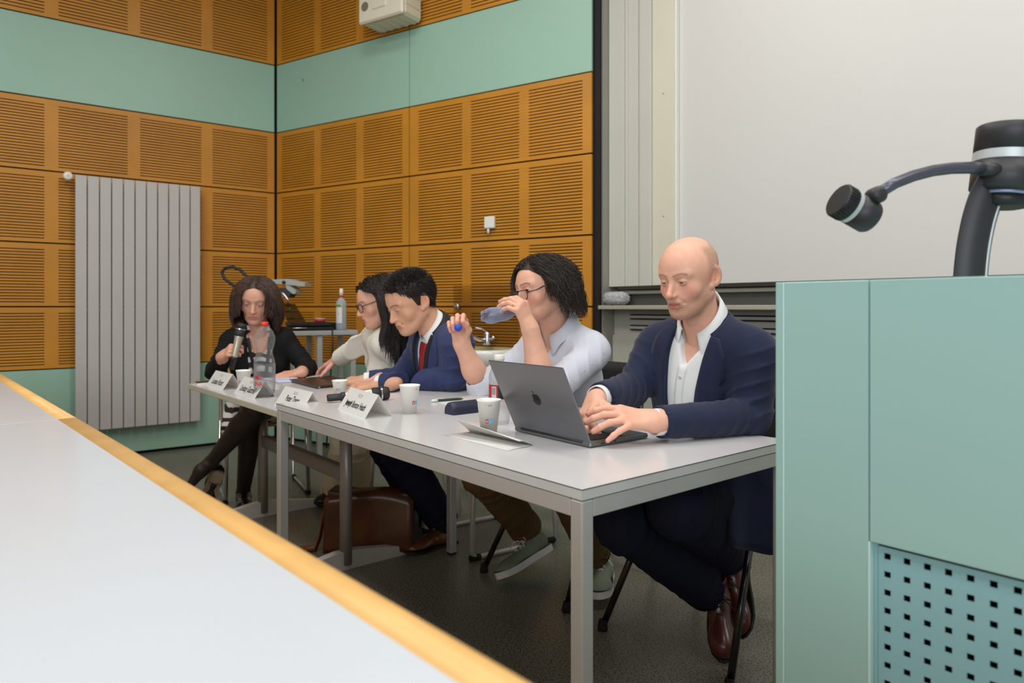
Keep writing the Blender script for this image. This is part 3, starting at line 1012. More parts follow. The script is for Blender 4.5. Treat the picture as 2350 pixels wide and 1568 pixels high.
def head_sdf(p):
    S = Sdf()
    w = p.get('w', 1.0); jw = p.get('jaw', 1.0); nz = p.get('nose', 1.0); op = p.get('eye', .0045)
    S.ell((0, -.018, .036), (.0755 * w, .096, .081), k=0)
    S.ell((0, .020, .014), (.067 * w, .067, .074), k=.06)
    S.ell((0, .030, -.045), (.058 * w, .055, .062), k=.03)
    S.sym('rc', (.050 * w * jw, -.012, -.055), (.018 * jw, .060, -.102), .017, .013, k=.03)
    S.ell((0, .048, -.085), (.040 * jw, .038, .030), k=.03)
    S.ell((0, .077, -.104), (.021 * jw, .014, .014), k=.02)
    S.sym('ell', (.043 * w, .058, -.032), (.023, .019, .021 + .004 * p.get('smile', 0)), k=.02)
    S.sym('rc', (.047 * w, .070, .021), (.012, .086, .017), .0095, .0085, k=.014)
    S.sym('ell', (.032, .0995, -.002), (.020, .014, .0115), k=.012, op='s')
    S.ell((0, .058, -.048), (.038 * w, .034, .032), k=.02)
    S.rc((0, .074, .012), (0, .090, -.036), .0100, .0145, k=.010)
    S.rc((0, .082, .014), (0, .084 + .026 * nz, -.034), .0070, .0090, k=.010)
    S.ell((0, .0845 + .027 * nz, -.039), (.0105, .0098, .009), k=.006)
    S.sym('ell', (.0115, .100, -.043), (.0068, .010, .0068), k=.006)
    S.sym('ell', (.0066, .105, -.0505), (.0036, .006, .004), k=.003, op='s')
    S.ell((0, .080, -.068), (.027, .018, .019), k=.016)
    sm = p.get('smile', 0.0); mo = p.get('mouth', .0)
    cx, cz = .0240 + .008 * sm, -.0705 + .010 * sm
    for s in (-1, 1):
        S.chain([(s * cx, .083 - .009 * sm, cz), (s * .009, .0955, -.0655), (0, .0963, -.0668)], [.0018, .0036, .0036], k=.004)
        S.chain([(s * cx * .94, .083 - .009 * sm, cz), (s * .010, .0945, -.0755 - mo), (0, .0955, -.0768 - mo)], [.0018, .0040, .0047], k=.004)
    for s in (-1, 1):
        S.chain([(s * cx * .96, .088 - .008 * sm, cz), (s * .010, .1005, -.0702 - mo * .4), (0, .1015, -.0708 - mo * .4)], [.0004, .0013 + mo * .4, .0015 + mo * .4], k=.002, op='s')
    S.ell((0, .1005, -.0885), (.012, .008, .005), k=.008, op='s')
    S.sym('rc', (.0165, .102, -.046), (.030 + .004 * sm, .086, -.066), .0022 + .002 * sm, .0018, k=.009, op='s')
    ez = -.002
    S.sym('ell', (.0315, .0785, ez), (.0150, .0138, .0128), k=.004)
    S.sym('ell', (.0315, .0785 + .0115, ez - .0015), (.0128, .008, op), k=.0016, op='s')
    en = unit(V(.86, .50, .06)); eb = unit(V(.50, -.86, -.16)); eu = np.cross(en, eb)
    eb = np.cross(eu, en)
    Re = np.stack([en, eb, eu], 1)
    ec = V(.0815 * w, -.017, -.004)
    S.sym('ell', ec, (.0068, .0210, .0340), k=.005, R=Re)
    S.sym('ell', ec + en * .0072 - eb * .002, (.0078, .0125, .0215), k=.004, op='s', R=Re)
    S.sym('rc', ec - eb * .004 + eu * .010, ec - eb * .006 - eu * .012, .0040, .0036, k=.004)
    S.sym('ell', (.0745 * w, -.002, -.034), (.006, .008, .010), k=.006)
    return S

def skin_cols(v, base, p):
    """pigment by place on the head: lips, cheeks, nose, ears, shaved beard and cropped hair"""
    c = np.tile(np.array(s2l(base)), (len(v), 1))
    x, y, z = np.abs(v[:, 0]), v[:, 1], v[:, 2]
    def mixin(col, m):
        nonlocal c
        m = np.clip(m, 0, 1)[:, None]
        c = c * (1 - m) + np.array(s2l(col)) * m
    g = lambda cx, cy, cz, r: np.exp(-(((x - cx) ** 2 + (y - cy) ** 2 + (z - cz) ** 2) / r ** 2))
    red = p.get('red', (214, 132, 112))
    mixin(red, .55 * g(.045, .07, -.03, .022) + .6 * g(0, .113, -.038, .014) + .6 * g(.08, -.01, 0, .026) * (x > .073))
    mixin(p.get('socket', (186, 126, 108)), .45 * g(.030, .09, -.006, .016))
    lz = np.abs(z + .0712) / (.0095 + .25 * p.get('mouth', 0)); lx = x / .0245
    mixin(p.get('lip', (186, 104, 96)), .9 * np.clip(1.35 - np.maximum(lz, lx) ** 3 * 1.1, 0, 1) * (y > .082))
    n = np.sin(v[:, 0] * 900 + 3 * np.sin(v[:, 1] * 700)) * np.sin(v[:, 2] * 850 + 2 * np.sin(v[:, 0] * 600))
    if 'beard' in p:
        b = np.clip((-.046 - z + .25 * np.maximum(0, .05 - y)) / .02, 0, 1) * np.clip((z + .135) / .02, 0, 1) * np.clip((y + .0) / .02, 0, 1)
        b *= 1 - .9 * g(0, .1, -.0715, .016)
        mixin(p['beard'], b * p.get('beard_amt', .5) * (.75 + .5 * n))
    if 'crop' in p:
        s = np.clip((x - .052 + .35 * np.maximum(0, -.03 - y) * 3 - .25 * np.maximum(0, z - .06)) / .012, 0, 1) * np.clip((.02 - y) / .015, 0, 1) * np.clip((z + .02 + .6 * np.maximum(0, -.02 - y)) / .02, 0, 1)
        s *= 1 - np.exp(-(((y + .008) / .024) ** 2 + ((z + .010) / .036) ** 2)) * (x > .06)
        mixin(p['crop'], s * .62 * (.8 + .35 * n))
    if 'brow' in p:
        bx = np.clip((x - .012) / .038, 0, 1)
        bz = .0175 + .008 * np.sin(bx * 2.4) - .004 * bx
        m = np.exp(-((z - bz) / .0036) ** 2) * (x > .010) * (x < .052) * (y > .055)
        mixin(p['brow'], m * p.get('brow_amt', .7) * (.85 + .3 * n))
    if 'scalp' in p:
        mixin(p['scalp'][0], p['scalp'][1](v).astype(float))
    if 'shadow' in p:
        mixin(p['shadow'], .5 * np.exp(-((z - .004) / .006) ** 2) * np.exp(-((x - .0315) / .013) ** 2) * (y > .07))
    lash = np.exp(-((z + .0035 - p.get('eye', .0045) * .75) / .0011) ** 2) * (x > .0185) * (x < .0450) * (y > .08)
    mixin((62, 44, 38), lash * p.get('lash', .75))
    return c

def hair_mask(prof):
    az = np.array([a for a, _ in prof], float); zz = np.array([z for _, z in prof])
    def fn(v):
        ph = np.degrees(np.arctan2(np.abs(v[:, 0]), v[:, 1] + .012))
        return v[:, 2] > np.interp(ph, az, zz)
    return fn

def eye_mesh(c, fwd, up, r=.0122, iris=None):
    """eyeball with iris and pupil as face materials"""
    ax = axes(np.cross(up, fwd), fwd)
    prof, ms = [], []
    for i in range(25):
        th = math.pi * i / 24
        prof.append((r * math.sin(th), r * math.cos(th) - (.0003 if i < 3 else 0)))
    mb = MB(); mb.lathe(prof, c, ax, 24, cap=False)
    for i in range(24):
        a = math.degrees(math.pi * (i + .5) / 24)
        k = 2 if a < 16 else (1 if a < 36 else 0)
        for j in range(24):
            mb.m[i * 24 + j] = k
    return mb

HAND_MCP = [(.088, .026), (.092, .005), (.087, -.015), (.078, -.033)]
HAND_LEN = [(.042, .025, .021), (.046, .029, .022), (.042, .027, .022), (.034, .020, .019)]
HAND_R = [.0093, .0096, .0091, .0080]

def rotv(v, ax, deg):
    a = math.radians(deg); ax = unit(ax)
    return v * math.cos(a) + np.cross(ax, v) * math.sin(a) + ax * np.dot(ax, v) * (1 - math.cos(a))

def hand(side, wrist, xdir, zdir, fingers, thumb, elbow=None, scale=1.0, fore=(.026, .029), fl=None, base=(226, 172, 148), h=.0018, tipcol=(226, 150, 134)):
    """hand with five fingers; side R or L; xdir along the fingers, zdir out of the back of the hand.
    fingers = four (spread, knuckle, middle, end) bends in degrees; thumb = three direction vectors"""
    X = unit(xdir); Z = unit(np.asarray(zdir, float) - X * np.dot(X, zdir)); Y = np.cross(Z, X)
    sg = 1 if side == 'R' else -1
    S = Sdf()
    sc = scale
    kn, tips = [], []
    for i in range(4):
        mx, my = HAND_MCP[i]
        m = V(mx, my * sg, .0) * sc
        S.rc(V(.008, my * sg * .55, -.001) * sc, m, .0145 * sc, (.0124, .0126, .0120, .0110)[i] * sc, k=.012 * sc, sq=(V(0, 0, 1), .92))
        sp, f1, f2, f3 = fingers[i]
        d = rotv(V(1, 0, 0), V(0, 0, 1), sp * sg)
        ax = np.cross(d, V(0, 0, -1))
        p = m; r = HAND_R[i] * sc
        pts = [p - d * .004]
        for L_, fx in zip(HAND_LEN[i], (f1, f2, f3)):
            d = rotv(d, ax, fx)
            p = p + d * L_ * sc; pts.append(p)
        S.chain(pts, [r * 1.12, r * 1.02, r * .95, r * .80], k=.0035 * sc)
        tips.append((pts[-1], d, np.cross(ax, d), r))
        kn.append(m)
    p = V(.020, .020 * sg, -.008) * sc
    S.rc(V(.012, .008 * sg, -.006) * sc, V(.055, .022 * sg, -.010) * sc, .016 * sc, .013 * sc, k=.012)
    pts = [p]
    for L_, dv in zip((.044, .033, .025), thumb):
        p = p + unit(V(dv[0], dv[1] * sg, dv[2])) * L_ * sc; pts.append(p)
    S.chain(pts, [.0145 * sc, .0118 * sc, .0102 * sc, .0082 * sc], k=.010 * sc)
    td = unit(V(thumb[2][0], thumb[2][1] * sg, thumb[2][2]))
    tips.append((pts[-1], td, None, .0095 * sc))
    Rm = np.stack([X, Y, Z], 1)
    S.rc(V(-.012, .010 * sg, 0), V(.02, .010 * sg, 0), .0185 * sc, k=.014)
    S.rc(V(-.012, -.010 * sg, 0), V(.02, -.012 * sg, 0), .0185 * sc, k=.014)
    if elbow is not None:
        e = (np.asarray(elbow) - np.asarray(wrist)) @ Rm
        if fl is not None:
            e = unit(e) * fl
        side_v = unit(np.cross(unit(e), V(0, 0, 1)))
        S.rc(V(-.006, .008 * sg, 0), e * .6, fore[0] * .82 * sc, fore[1], k=.02)
        S.rc(V(-.006, -.008 * sg, 0), e * .6, fore[0] * .82 * sc, fore[1], k=.02)
        S.rc(e * .55, e, fore[1], fore[1] * .88, k=.02)
    v, q = S.mesh(h)
    c = np.tile(np.array(s2l(base)), (len(v), 1))
    for tp, d, nrm, r in tips:
        m = np.exp(-((np.linalg.norm(v - tp, axis=1) / (.017 * sc)) ** 2))[:, None] * .55
        c = c * (1 - m) + np.array(s2l(tipcol)) * m
        if nrm is not None:
            w = v - (tp + nrm * r * .55 + d * r * .1)
            m = np.exp(-((np.linalg.norm(w, axis=1) / (.0062 * sc)) ** 4))[:, None] * .5
            c = c * (1 - m) + np.array(s2l((240, 205, 194))) * m
    for m_ in kn:
        m = np.exp(-((np.linalg.norm(v - m_ - V(0, 0, .01), axis=1) / .012) ** 2))[:, None] * .25
        c = c * (1 - m) + np.array(s2l((214, 140, 120))) * m
    return np.asarray(wrist) + v @ Rm.T, q, c

def frame_from(fdir, pitch=0, roll=0):
    """head axes (left, forward, up) from a heading; pitch>0 looks down"""
    f = unit(V(fdir[0], fdir[1], 0)); l = V(-f[1], f[0], 0)
    u = V(0, 0, 1)
    a = math.radians(pitch)
    f2 = f * math.cos(a) - u * math.sin(a); u2 = u * math.cos(a) + f * math.sin(a)
    b = math.radians(roll)
    l2 = l * math.cos(b) + u2 * math.sin(b); u3 = u2 * math.cos(b) - l * math.sin(b)
    return np.stack([l2, f2, u3], 1)

def heading(deg):
    return V(math.cos(math.radians(deg)), math.sin(math.radians(deg)), 0)
# ------------------------------------------------------------------ clothing helpers
def tframe(J):
    u = unit(J['neck'] - J['hip']); l = unit(np.cross(u, J['f'])); f = np.cross(l, u)
    return np.stack([l, f, u], 1)

def torso(S, J, g=0.0, w=.165, dp=.112):
    hip, nb = J['hip'], J['neck']; R = tframe(J); f = R[:, 1]; u = R[:, 2]
    S.ell(lerp(hip, nb, .04), (w * 1.0 + g, dp * 1.12 + g, .14 + g), k=0, R=R)
    S.ell(lerp(hip, nb, .36) + f * J.get('belly', .0), (w * .95 + g, dp * 1.03 + g, .18 + g), k=.06, R=R)
    S.ell(lerp(hip, nb, .68) + f * .008, (w * 1.03 + g, dp * 1.05 + g, .165 + g), k=.06, R=R)
    if J.get('bust'):
        for s in (-1, 1):
            S.ell(lerp(hip, nb, .64) + f * (dp * .75) + R[:, 0] * s * .07, (.06 + g, .05 + g, .06 + g), k=.04, R=R)
    r = J.get('sr', .052)
    S.rc(lerp(J['shL'], J['shR'], .06), lerp(J['shL'], J['shR'], .94), r + g, k=.07)
    for s in ('shL', 'shR'):
        nt = J.get('nt', nb + u * .06 - f * .03)
        S.rc(nt, lerp(nb, J[s], .8) + u * .010, .036 + g * .6, .040 + g * .6, k=.05)
    return S

def arm(S, sh, el, wr, r=(.060, .052, .042), k=.03, wrk=(.005, 95, 1.0), cap=True, wrk2=None):
    S.rc(sh, el, r[0], r[1], k=k, wr=wrk)
    S.rc(el, wr, r[1], r[2], k=.015, capb=cap, wr=wrk2 if wrk2 else (wrk[0] * .8, wrk[1] * 1.1, wrk[2] + 2.0, 1))
    if cap:
        d = unit(np.asarray(wr) - np.asarray(el))
        S.rc(np.asarray(wr) - d * .03, np.asarray(wr) + d * .05, r[2] - .007, k=.001, op='s')
    return S

def cuff(parent, el, wr, r, m, out=.017):
    d = unit(np.asarray(wr) - np.asarray(el))
    MB().lathe([(r + .002, -.05), (r + .001, out - .003), (r, out), (r - .002, out), (r - .003, out - .004), (r - .003, -.05)], wr, axes(np.cross(d, V(.3, .5, .2)), d), 28, cap=False).build('cuff', m, parent)

def vcut(S, J, prof, ymin=.0, lim=(.12, -.6)):
    """opening down the front; prof = [(z below neck, centre x, half width)]"""
    R = tframe(J); nb = J['neck']
    zz = np.array([p[0] for p in prof]); xc = np.array([p[1] for p in prof]); hw = np.array([p[2] for p in prof])
    o = np.argsort(zz); zz, xc, hw = zz[o], xc[o], hw[o]
    def fn(P):
        q = (P - nb) @ R
        d = np.abs(q[..., 0] - np.interp(q[..., 2], zz, xc)) - np.interp(q[..., 2], zz, hw)
        return np.maximum(np.maximum(d, ymin - q[..., 1]), np.maximum(zz[0] - q[..., 2], q[..., 2] - zz[-1]))
    S.add(fn, nb - .65, nb + .4, .004, 's')
    return S

def onto(S, P, d, off=.003, back=.35):
    """slide points along direction d until they lie off above the surface"""
    P = np.asarray(P, float) - np.asarray(d) * back
    t = np.zeros(P.shape[:-1])
    for _ in range(60):
        t = t + np.clip(S.ev(P + t[..., None] * d) - off, -.02, .05) * .9
        t = np.minimum(t, back + .25)
    return P + t[..., None] * d

def patch(S, J, pts, m, name, parent, off=.003, th=.004, d=None, sub=1):
    """sheet given by rows of (x, z) in torso coordinates, laid on the surface from the front"""
    R = tframe(J); nb = J['neck']
    A = np.array(pts, float)
    P = nb + A[..., 0:1] * R[:, 0] + A[..., 1:2] * R[:, 2] + .0 * R[:, 1]
    if d is None:
        d = -R[:, 1]
    Q = onto(S, P + R[:, 1] * 0, d, off)
    return MB().grid(Q, thick=d * th).build(name, m, parent)

def collar(name, parent, J, m, r=.060, op=28, stand=.030, fall=.038, point=.030, s0=.02, s1=.62, flare=.014, dz=0.0, depth=1.08, m2=None):
    """turned-down collar: ring around the neck axis, low in front and high behind"""
    R = tframe(J); l, f, u = R[:, 0], R[:, 1], R[:, 2]
    ax = unit(J['na'] - J['neck'])
    rows = []
    for a in np.linspace(op, 360 - op, 57):
        th = math.radians(a)
        d = f * math.cos(th) * depth + l * math.sin(th)
        k = (1 - math.cos(th)) / 2
        c0 = lerp(J['neck'], J['na'], s0 + (s1 - s0) * k ** .75) + ax * dz
        e = math.exp(-(min(a - op, 360 - op - a) / 20.0) ** 2)
        side = l if a < 180 else -l
        rows.append([c0 + d * (r + .003) - ax * .014, c0 + d * (r - .001) + ax * stand, c0 + d * (r + .003) + ax * (stand + .003),
                     c0 + d * (r + .006 + flare * .5) + ax * (stand - fall * .45 - point * e * .45) + side * e * .006,
                     c0 + d * (r + .008 + flare + .008 * e) + ax * (stand - fall - point * e) + side * e * .016])
    return MB().grid(rows, thick=ax * -.0015).build(name, m, parent)

def build_head(p, c, Rm, neck, base, nr=(.054, .060), h=.002, sc=1.0):
    """returns head sdf in head coordinates and mesh in the scene"""
    S = head_sdf(p)
    nl = (np.asarray(neck) - c) @ Rm / sc
    S.rc((0, -.026, -.055), nl, nr[0], nr[1], k=.022)
    if p.get('adam'):
        S.ell(lerp((0, -.026, -.055), nl, .45) + V(0, nr[0], 0), (.010, .010, .014), k=.02)
    v, q = S.mesh(h)
    col = skin_cols(v, base, p)
    return S, (c + (v * sc) @ Rm.T, q, col), v

def scalp_sdf(p, neck, c, Rm):
    """plain head form that hair slides over"""
    S = Sdf(); w = p.get('w', 1.0)
    S.ell((0, -.018, .036), (.0765 * w, .097, .082), k=0)
    S.ell((0, .020, .014), (.069 * w, .069, .076), k=.05)
    S.ell((0, .030, -.050), (.060 * w, .060, .066), k=.03)
    S.rc((0, -.026, -.055), (np.asarray(neck) - c) @ Rm, .054, .060, k=.022)
    return S

def add_eyes(parent, c, Rm, gaze, iris, sc=1.0):
    for s in (-1, 1):
        e = eye_mesh(c + Rm @ (V(s * .0315, .0785, -.002) * sc), unit(Rm @ unit(gaze)), Rm[:, 2], .0122 * sc)
        e.build('eye', [M_eyew, iris, M_pupil], parent)

def grow(S, roots, dirs, n, step, fn, clear=.002, lift=None):
    """march hair from roots in head coordinates; fn(points, directions, i) -> new directions"""
    P = roots.copy(); D = dirs.copy()
    out = [P.copy()]
    for i in range(n):
        D = fn(P, D, i)
        D /= np.linalg.norm(D, axis=1, keepdims=True) + 1e-9
        P = P + D * step
        d = S.ev(P)
        need = (clear if lift is None else lift) - d
        w_ = need > 0
        if w_.any():
            P[w_] += S.grad(P[w_]) * need[w_][:, None]
        out.append(P.copy())
    return np.stack(out, 1)

def hair_obj(parent, Pl, c, Rm, col, r0, r1, sc=1.0, var=.35, name='hair'):
    Pw = c + (Pl * sc) @ Rm.T
    v, q, per = strands(Pw, r0, r1)
    N = len(Pl)
    k = np.clip(1 + var * rng.normal(size=N), .35, 2.2)
    cc = np.repeat(k[:, None] * np.array(s2l(col)), per, 0)
    return arr_obj(name, v, q, M_hair, parent, cc)

def brows(parent, c, Rm, S, col, sc=1.0, thick=.0011, n=55, zoff=0.0):
    rows = []
    for s in (-1, 1):
        t = rng.random(n)
        x = .012 + .040 * t
        z = .0165 + .008 * np.sin(t * 2.4) - .003 * t + rng.normal(size=n) * .0022 * (1 - .6 * t) + zoff
        P0 = np.stack([s * x, np.full(n, .12), z], 1)
        Q = onto(S, P0, V(0, -1, 0), .0004, .05)
        d = np.stack([np.full(n, s * .010), np.full(n, -.003), .002 - .004 * t], 1)
        Q2 = onto(S, Q + d * .5 + V(0, .03, 0), V(0, -1, 0), .001, .05)
        Q3 = onto(S, Q + d + V(0, .03, 0), V(0, -1, 0), .0006, .05)
        rows.append(np.stack([Q, Q2, Q3], 1))
    for r_ in rows:
        hair_obj(parent, r_, c, Rm, col, thick, thick * .3, sc, .2, 'eyebrow')

def trouser(S, hip, kn, an, r=(.088, .068, .056), wrk=(.006, 70, 1.0)):
    S.rc(hip, kn, r[0], r[1], k=.03, wr=wrk)
    S.rc(kn, an, r[1], r[2], k=.03, capb=True, wr=(wrk[0], wrk[1], wrk[2] + 1.3, 1))
    d = unit(np.asarray(an) - np.asarray(kn))
    S.rc(an - d * .03, an + d * .05, r[2] - .005, k=.001, op='s')
    return S

def shoe_axes(x, z=UP):
    x = unit(x); z = unit(np.asarray(z, float) - x * np.dot(x, z)); y = np.cross(z, x)
    return np.stack([x, y, z], 1)

def shoe(parent, heel, toe_dir, zdir, L, upper_m, sole_m, kind='oxford', lace_m=None, h=.0028):
    """shoe with heel point on the sole at heel, pointing along toe_dir"""
    R = shoe_axes(toe_dir, zdir)
    k = L / .29
    S = Sdf()
    S.rc((.035 * k, 0, .050), (.10 * k, 0, .045), .034, .036, k=.02, sq=(V(0, 1, 0), .95))
    S.rc((.10 * k, 0, .044), (.235 * k, .004, .024), .037, .030, k=.03, sq=(V(0, 0, 1), .85))
    S.ell((.225 * k, .003, .024), (.050, .043, .026), k=.03)
    S.rc((.040 * k, 0, .055), (.055 * k, 0, .098), .033, .034, k=.02)
    S.add(lambda P: -(P[..., 2] - .010), (-.1, -.1, -.1), (.4, .1, .012), .002, 's')
    S.rc((.050 * k, 0, .098), (.050 * k, 0, .16), .029, .032, k=.004, op='s')
    v, q = S.mesh(h)
    T = lambda P: heel + np.asarray(P) @ R.T
    up = arr_obj('shoe', T(v), q, upper_m, parent)
    def outline(t, grow_=0.0):
        # foot outline in plan
        prof = [(-.002, 0), (.0, .020), (.015, .032), (.05, .036), (.11, .035), (.17, .043), (.215, .045), (.255, .036), (.28, .018), (.286, 0)]
        pts = prof + [(x, -y * .93) for x, y in prof[-2:0:-1]]
        return [(x * k + (grow_ if x > .14 else -grow_), y * (1 + grow_ * 20)) for x, y in pts]
    def slab(z0, z1, g_, m, name, arch=True):
        pts = outline(0, g_)
        rows = []
        for z in (z0, z1):
            rows.append([T((x, y, z + (.012 * max(0, (x / k - .24)) / .05 if kind != 'sneaker' else .006 * max(0, (x / k - .24)) / .05))) for x, y in pts + pts[:1]])
        mb = MB(); mb.grid(rows, smooth=False)
        n = len(pts)
        o = 0
        mb.f.append(tuple(reversed(range(n)))); mb.m.append(0); mb.s.append(False)
        mb.f.append(tuple(n + 1 + i for i in range(n))); mb.m.append(0); mb.s.append(False)
        return mb.build(name, m, up)
    if kind == 'sneaker':
        slab(.0, .026, .002, sole_m, 'sole')
        slab(.0262, .0285, .0024, M_black, 'sole_stripe')
    else:
        slab(.004, .013, .002, sole_m, 'sole')
        hb = MB(); hb.prism([T((x, y, -.012)) for x, y in ((.0, -.028), (.06 * k, -.03), (.075 * k, 0), (.06 * k, .03), (.0, .028), (-.008, 0))], R[:, 2] * .017); hb.build('heel', sole_m, up)
    if lace_m is not None:
        ln = MB()
        for i in range(5):
            x = (.115 + .019 * i) * k; z = .086 - .0105 * i
            wv = .017 - .0005 * i
            for s in (-1, 1):
                ln.tube([T((x, -s * wv, z - .004)), T((x + .004, 0, z + .004)), T((x + .012, s * wv, z - .007))], .0022, 6)
        for s in (-1, 1):
            ln.tube([T((.112 * k, 0, .092)), T((.118 * k, s * .02, .103)), T((.125 * k, s * .040, .094)), T((.120 * k, s * .022, .088)), T((.112 * k, 0, .091))], .002, 6)
            ln.tube([T((.112 * k, 0, .092)), T((.135 * k, s * .03, .094)), T((.15 * k, s * .048, .074))], .002, 6)
        ln.build('laces', lace_m, up)
    return up

def cloth(name, S, m, parent, h=.005):
    v, q = S.mesh(h)
    return arr_obj(name, v, q, m, parent)

def body_core(J, base):
    S = Sdf(); torso(S, J, -.014)
    v, q = S.mesh(.012)
    return v, q, np.tile(np.array(s2l(base)), (len(v), 1))

def person(label, parts):
    v, q, c = join(parts)
    return arr_obj('person', v, q, M_skin, None, c, label=label, cat='person')

def glasses(parent, c, Rm, m, sc=1.0, y=.098, z=-.008, lw=.025, lh=.018, tilt=0.0, r=.0016, drop=.0, lens=None):
    gl = MB()
    T = lambda P: c + Rm @ (np.asarray(P, float) * sc)
    cents = []
    for s in (-1, 1):
        ring = []
        for k in range(29):
            a = 2 * math.pi * k / 28
            ca, sa = math.cos(a), math.sin(a)
            ex = math.copysign(abs(ca) ** .7, ca) * lw; ez = math.copysign(abs(sa) ** .75, sa) * lh * (1.0 if sa > 0 else 1.05)
            ring.append(V(s * (.0325) + ex * (1 + .06 * sa), y - abs(s * .0325 + ex) ** 2 * 2.6 + tilt * ez, z + ez))
        gl.tube([T(p) for p in ring], r, 6, caps=False)
        cents.append(ring)
        hinge = V(s * (.0325 + lw * 1.05), y - (.0325 + lw) ** 2 * 2.6, z + lh * .55)
        gl.tube([T(hinge), T(V(s * .074, hinge[1] - .03, hinge[2] + .002 + drop * .3)), T(V(s * .080, -.002, .012 + drop)), T(V(s * .080, -.02, -.01 + drop))], [r * 1.3, r * 1.2, r, r], 6)
    gl.tube([T((-.009, y, z + lh * .4)), T((0, y + .002, z + lh * .55)), T((.009, y, z + lh * .4))], r * 1.1, 6)
    o = gl.build('glasses', m, parent)
    if lens is not None:
        for ring in cents:
            cn = np.mean(ring, 0)
            lm = MB(); pts = [T(p) for p in ring[:-1]] + [T(cn)]
            n = len(pts) - 1
            lm.add(pts, [(i, (i + 1) % n, n) for i in range(n)], True)
            lm.build('lens', lens, o)
    return o
# ------------------------------------------------------------------ person: navy suit, open white collar, at the laptop
M_navy = mat('navy_wool', (31, 37, 63), .75, noise=(25, .10), bump=(500, .12), sheen=.12, spec=.25)
M_navyd = mat('navy_trouser', (24, 26, 44), .8, noise=(25, .10), bump=(500, .12), spec=.2)
M_shirt = mat('white_cotton', (236, 236, 234), .75, noise=(20, .02), bump=(300, .10), spec=.2)
M_burg = mat('burgundy_leather', (84, 36, 32), .28, noise=(20, .15), coat=.25)
M_sole = mat('dark_sole', (30, 24, 22), .6, noise=(30, .1))
M_sock = mat('dark_sock', (20, 20, 26), .9, noise=(60, .1))

fA = -E2
A = dict(f=fA, hip=V(.640, 2.316, .55), neck=V(.590, 2.135, .99), sr=.05)
A['shL'] = V(.700, 2.010, .968); A['shR'] = V(.470, 2.262, .975)
elL, wrL = W(1722, 958, 1.99), W(1512, 969, 1.855)
elR, wrR = W(1452, 893, 2.20), W(1376, 912, 2.03)
pA = dict(w=1.0, jaw=1.10, nose=1.12, eye=.0021, mouth=.0040, smile=.22, beard=(158, 120, 92), beard_amt=.62, crop=(150, 124, 100), brow=(112, 82, 64), brow_amt=.75, red=(216, 128, 108), adam=1)
skA = (229, 174, 148)
hcA = W(1582, 634, 2.06); RA = frame_from(heading(-139), 13, 0)
A['na'] = hcA + RA @ V(0, -.026, -.058); A['nt'] = lerp(A['neck'], A['na'], .45) - fA * .045
SA, headA, _ = build_head(pA, hcA, RA, A['neck'] , skA, sc=.95)
hLA = hand('L', W(1498, 966, 1.84), W(1392, 948, 1.80) - W(1498, 966, 1.84), V(-.15, -.62, .85),
           [(6, 14, 22, 14), (2, 16, 24, 14), (-6, 20, 22, 12), (-26, 22, 18, 10)], ((.8, .55, -.5), (1, .2, -.5), (1, 0, -.4)), elL, fl=.09, base=skA)
hRA = hand('R', wrR + V(-.012, -.012, -.005), W(1350, 960, 1.93) - W(1382, 914, 2.02), V(-.75, -.35, .55),
           [(4, 32, 40, 24), (0, 34, 42, 24), (-5, 36, 44, 24), (-10, 36, 46, 24)], ((.7, .7, -.4), (1, .3, -.4), (1, .1, -.3)), elR, fl=.09, base=skA)
a_p = person('bald person in navy suit and open white shirt typing on the laptop', [headA, hLA, hRA, body_core(A, skA)])
add_eyes(a_p, hcA, RA, V(0, 1, -.42), M_irisg, .95)
# shirt
S = Sdf(); torso(S, A, .003)
vcut(S, A, [(.16, 0, .05), (.02, 0, .040), (-.045, 0, .002)], .02)
cloth('shirt', S, M_shirt, a_p, .005)
cuff(a_p, elL, wrL, .035, M_shirt); cuff(a_p, elR, wrR, .035, M_shirt)
shA = Sdf(); torso(shA, A, .003)
collar('shirt_collar', a_p, A, M_shirt, r=.0600, op=26, stand=.034, fall=.044, point=.034, s0=.05, s1=.72, flare=.012)
patch(shA, A, [[(x, z) for x in np.linspace(-.015, .015, 4)] for z in np.linspace(-.04, -.36, 20)], M_shirt, 'placket', a_p, .002, .002)
M_btn = mat('pearl_button', (226, 222, 210), .3, noise=(20, .03))
RT = tframe(A)
for z in (-.075, -.165, -.255):
    b0 = onto(shA, A['neck'] + RT[:, 2] * z, -RT[:, 1], .003)
    MB().lathe([(.0055, 0), (.0055, .002), (.004, .0025), (0, .002)], b0, axes(RT[:, 0], RT[:, 1]), 14).build('button', M_btn, a_p)
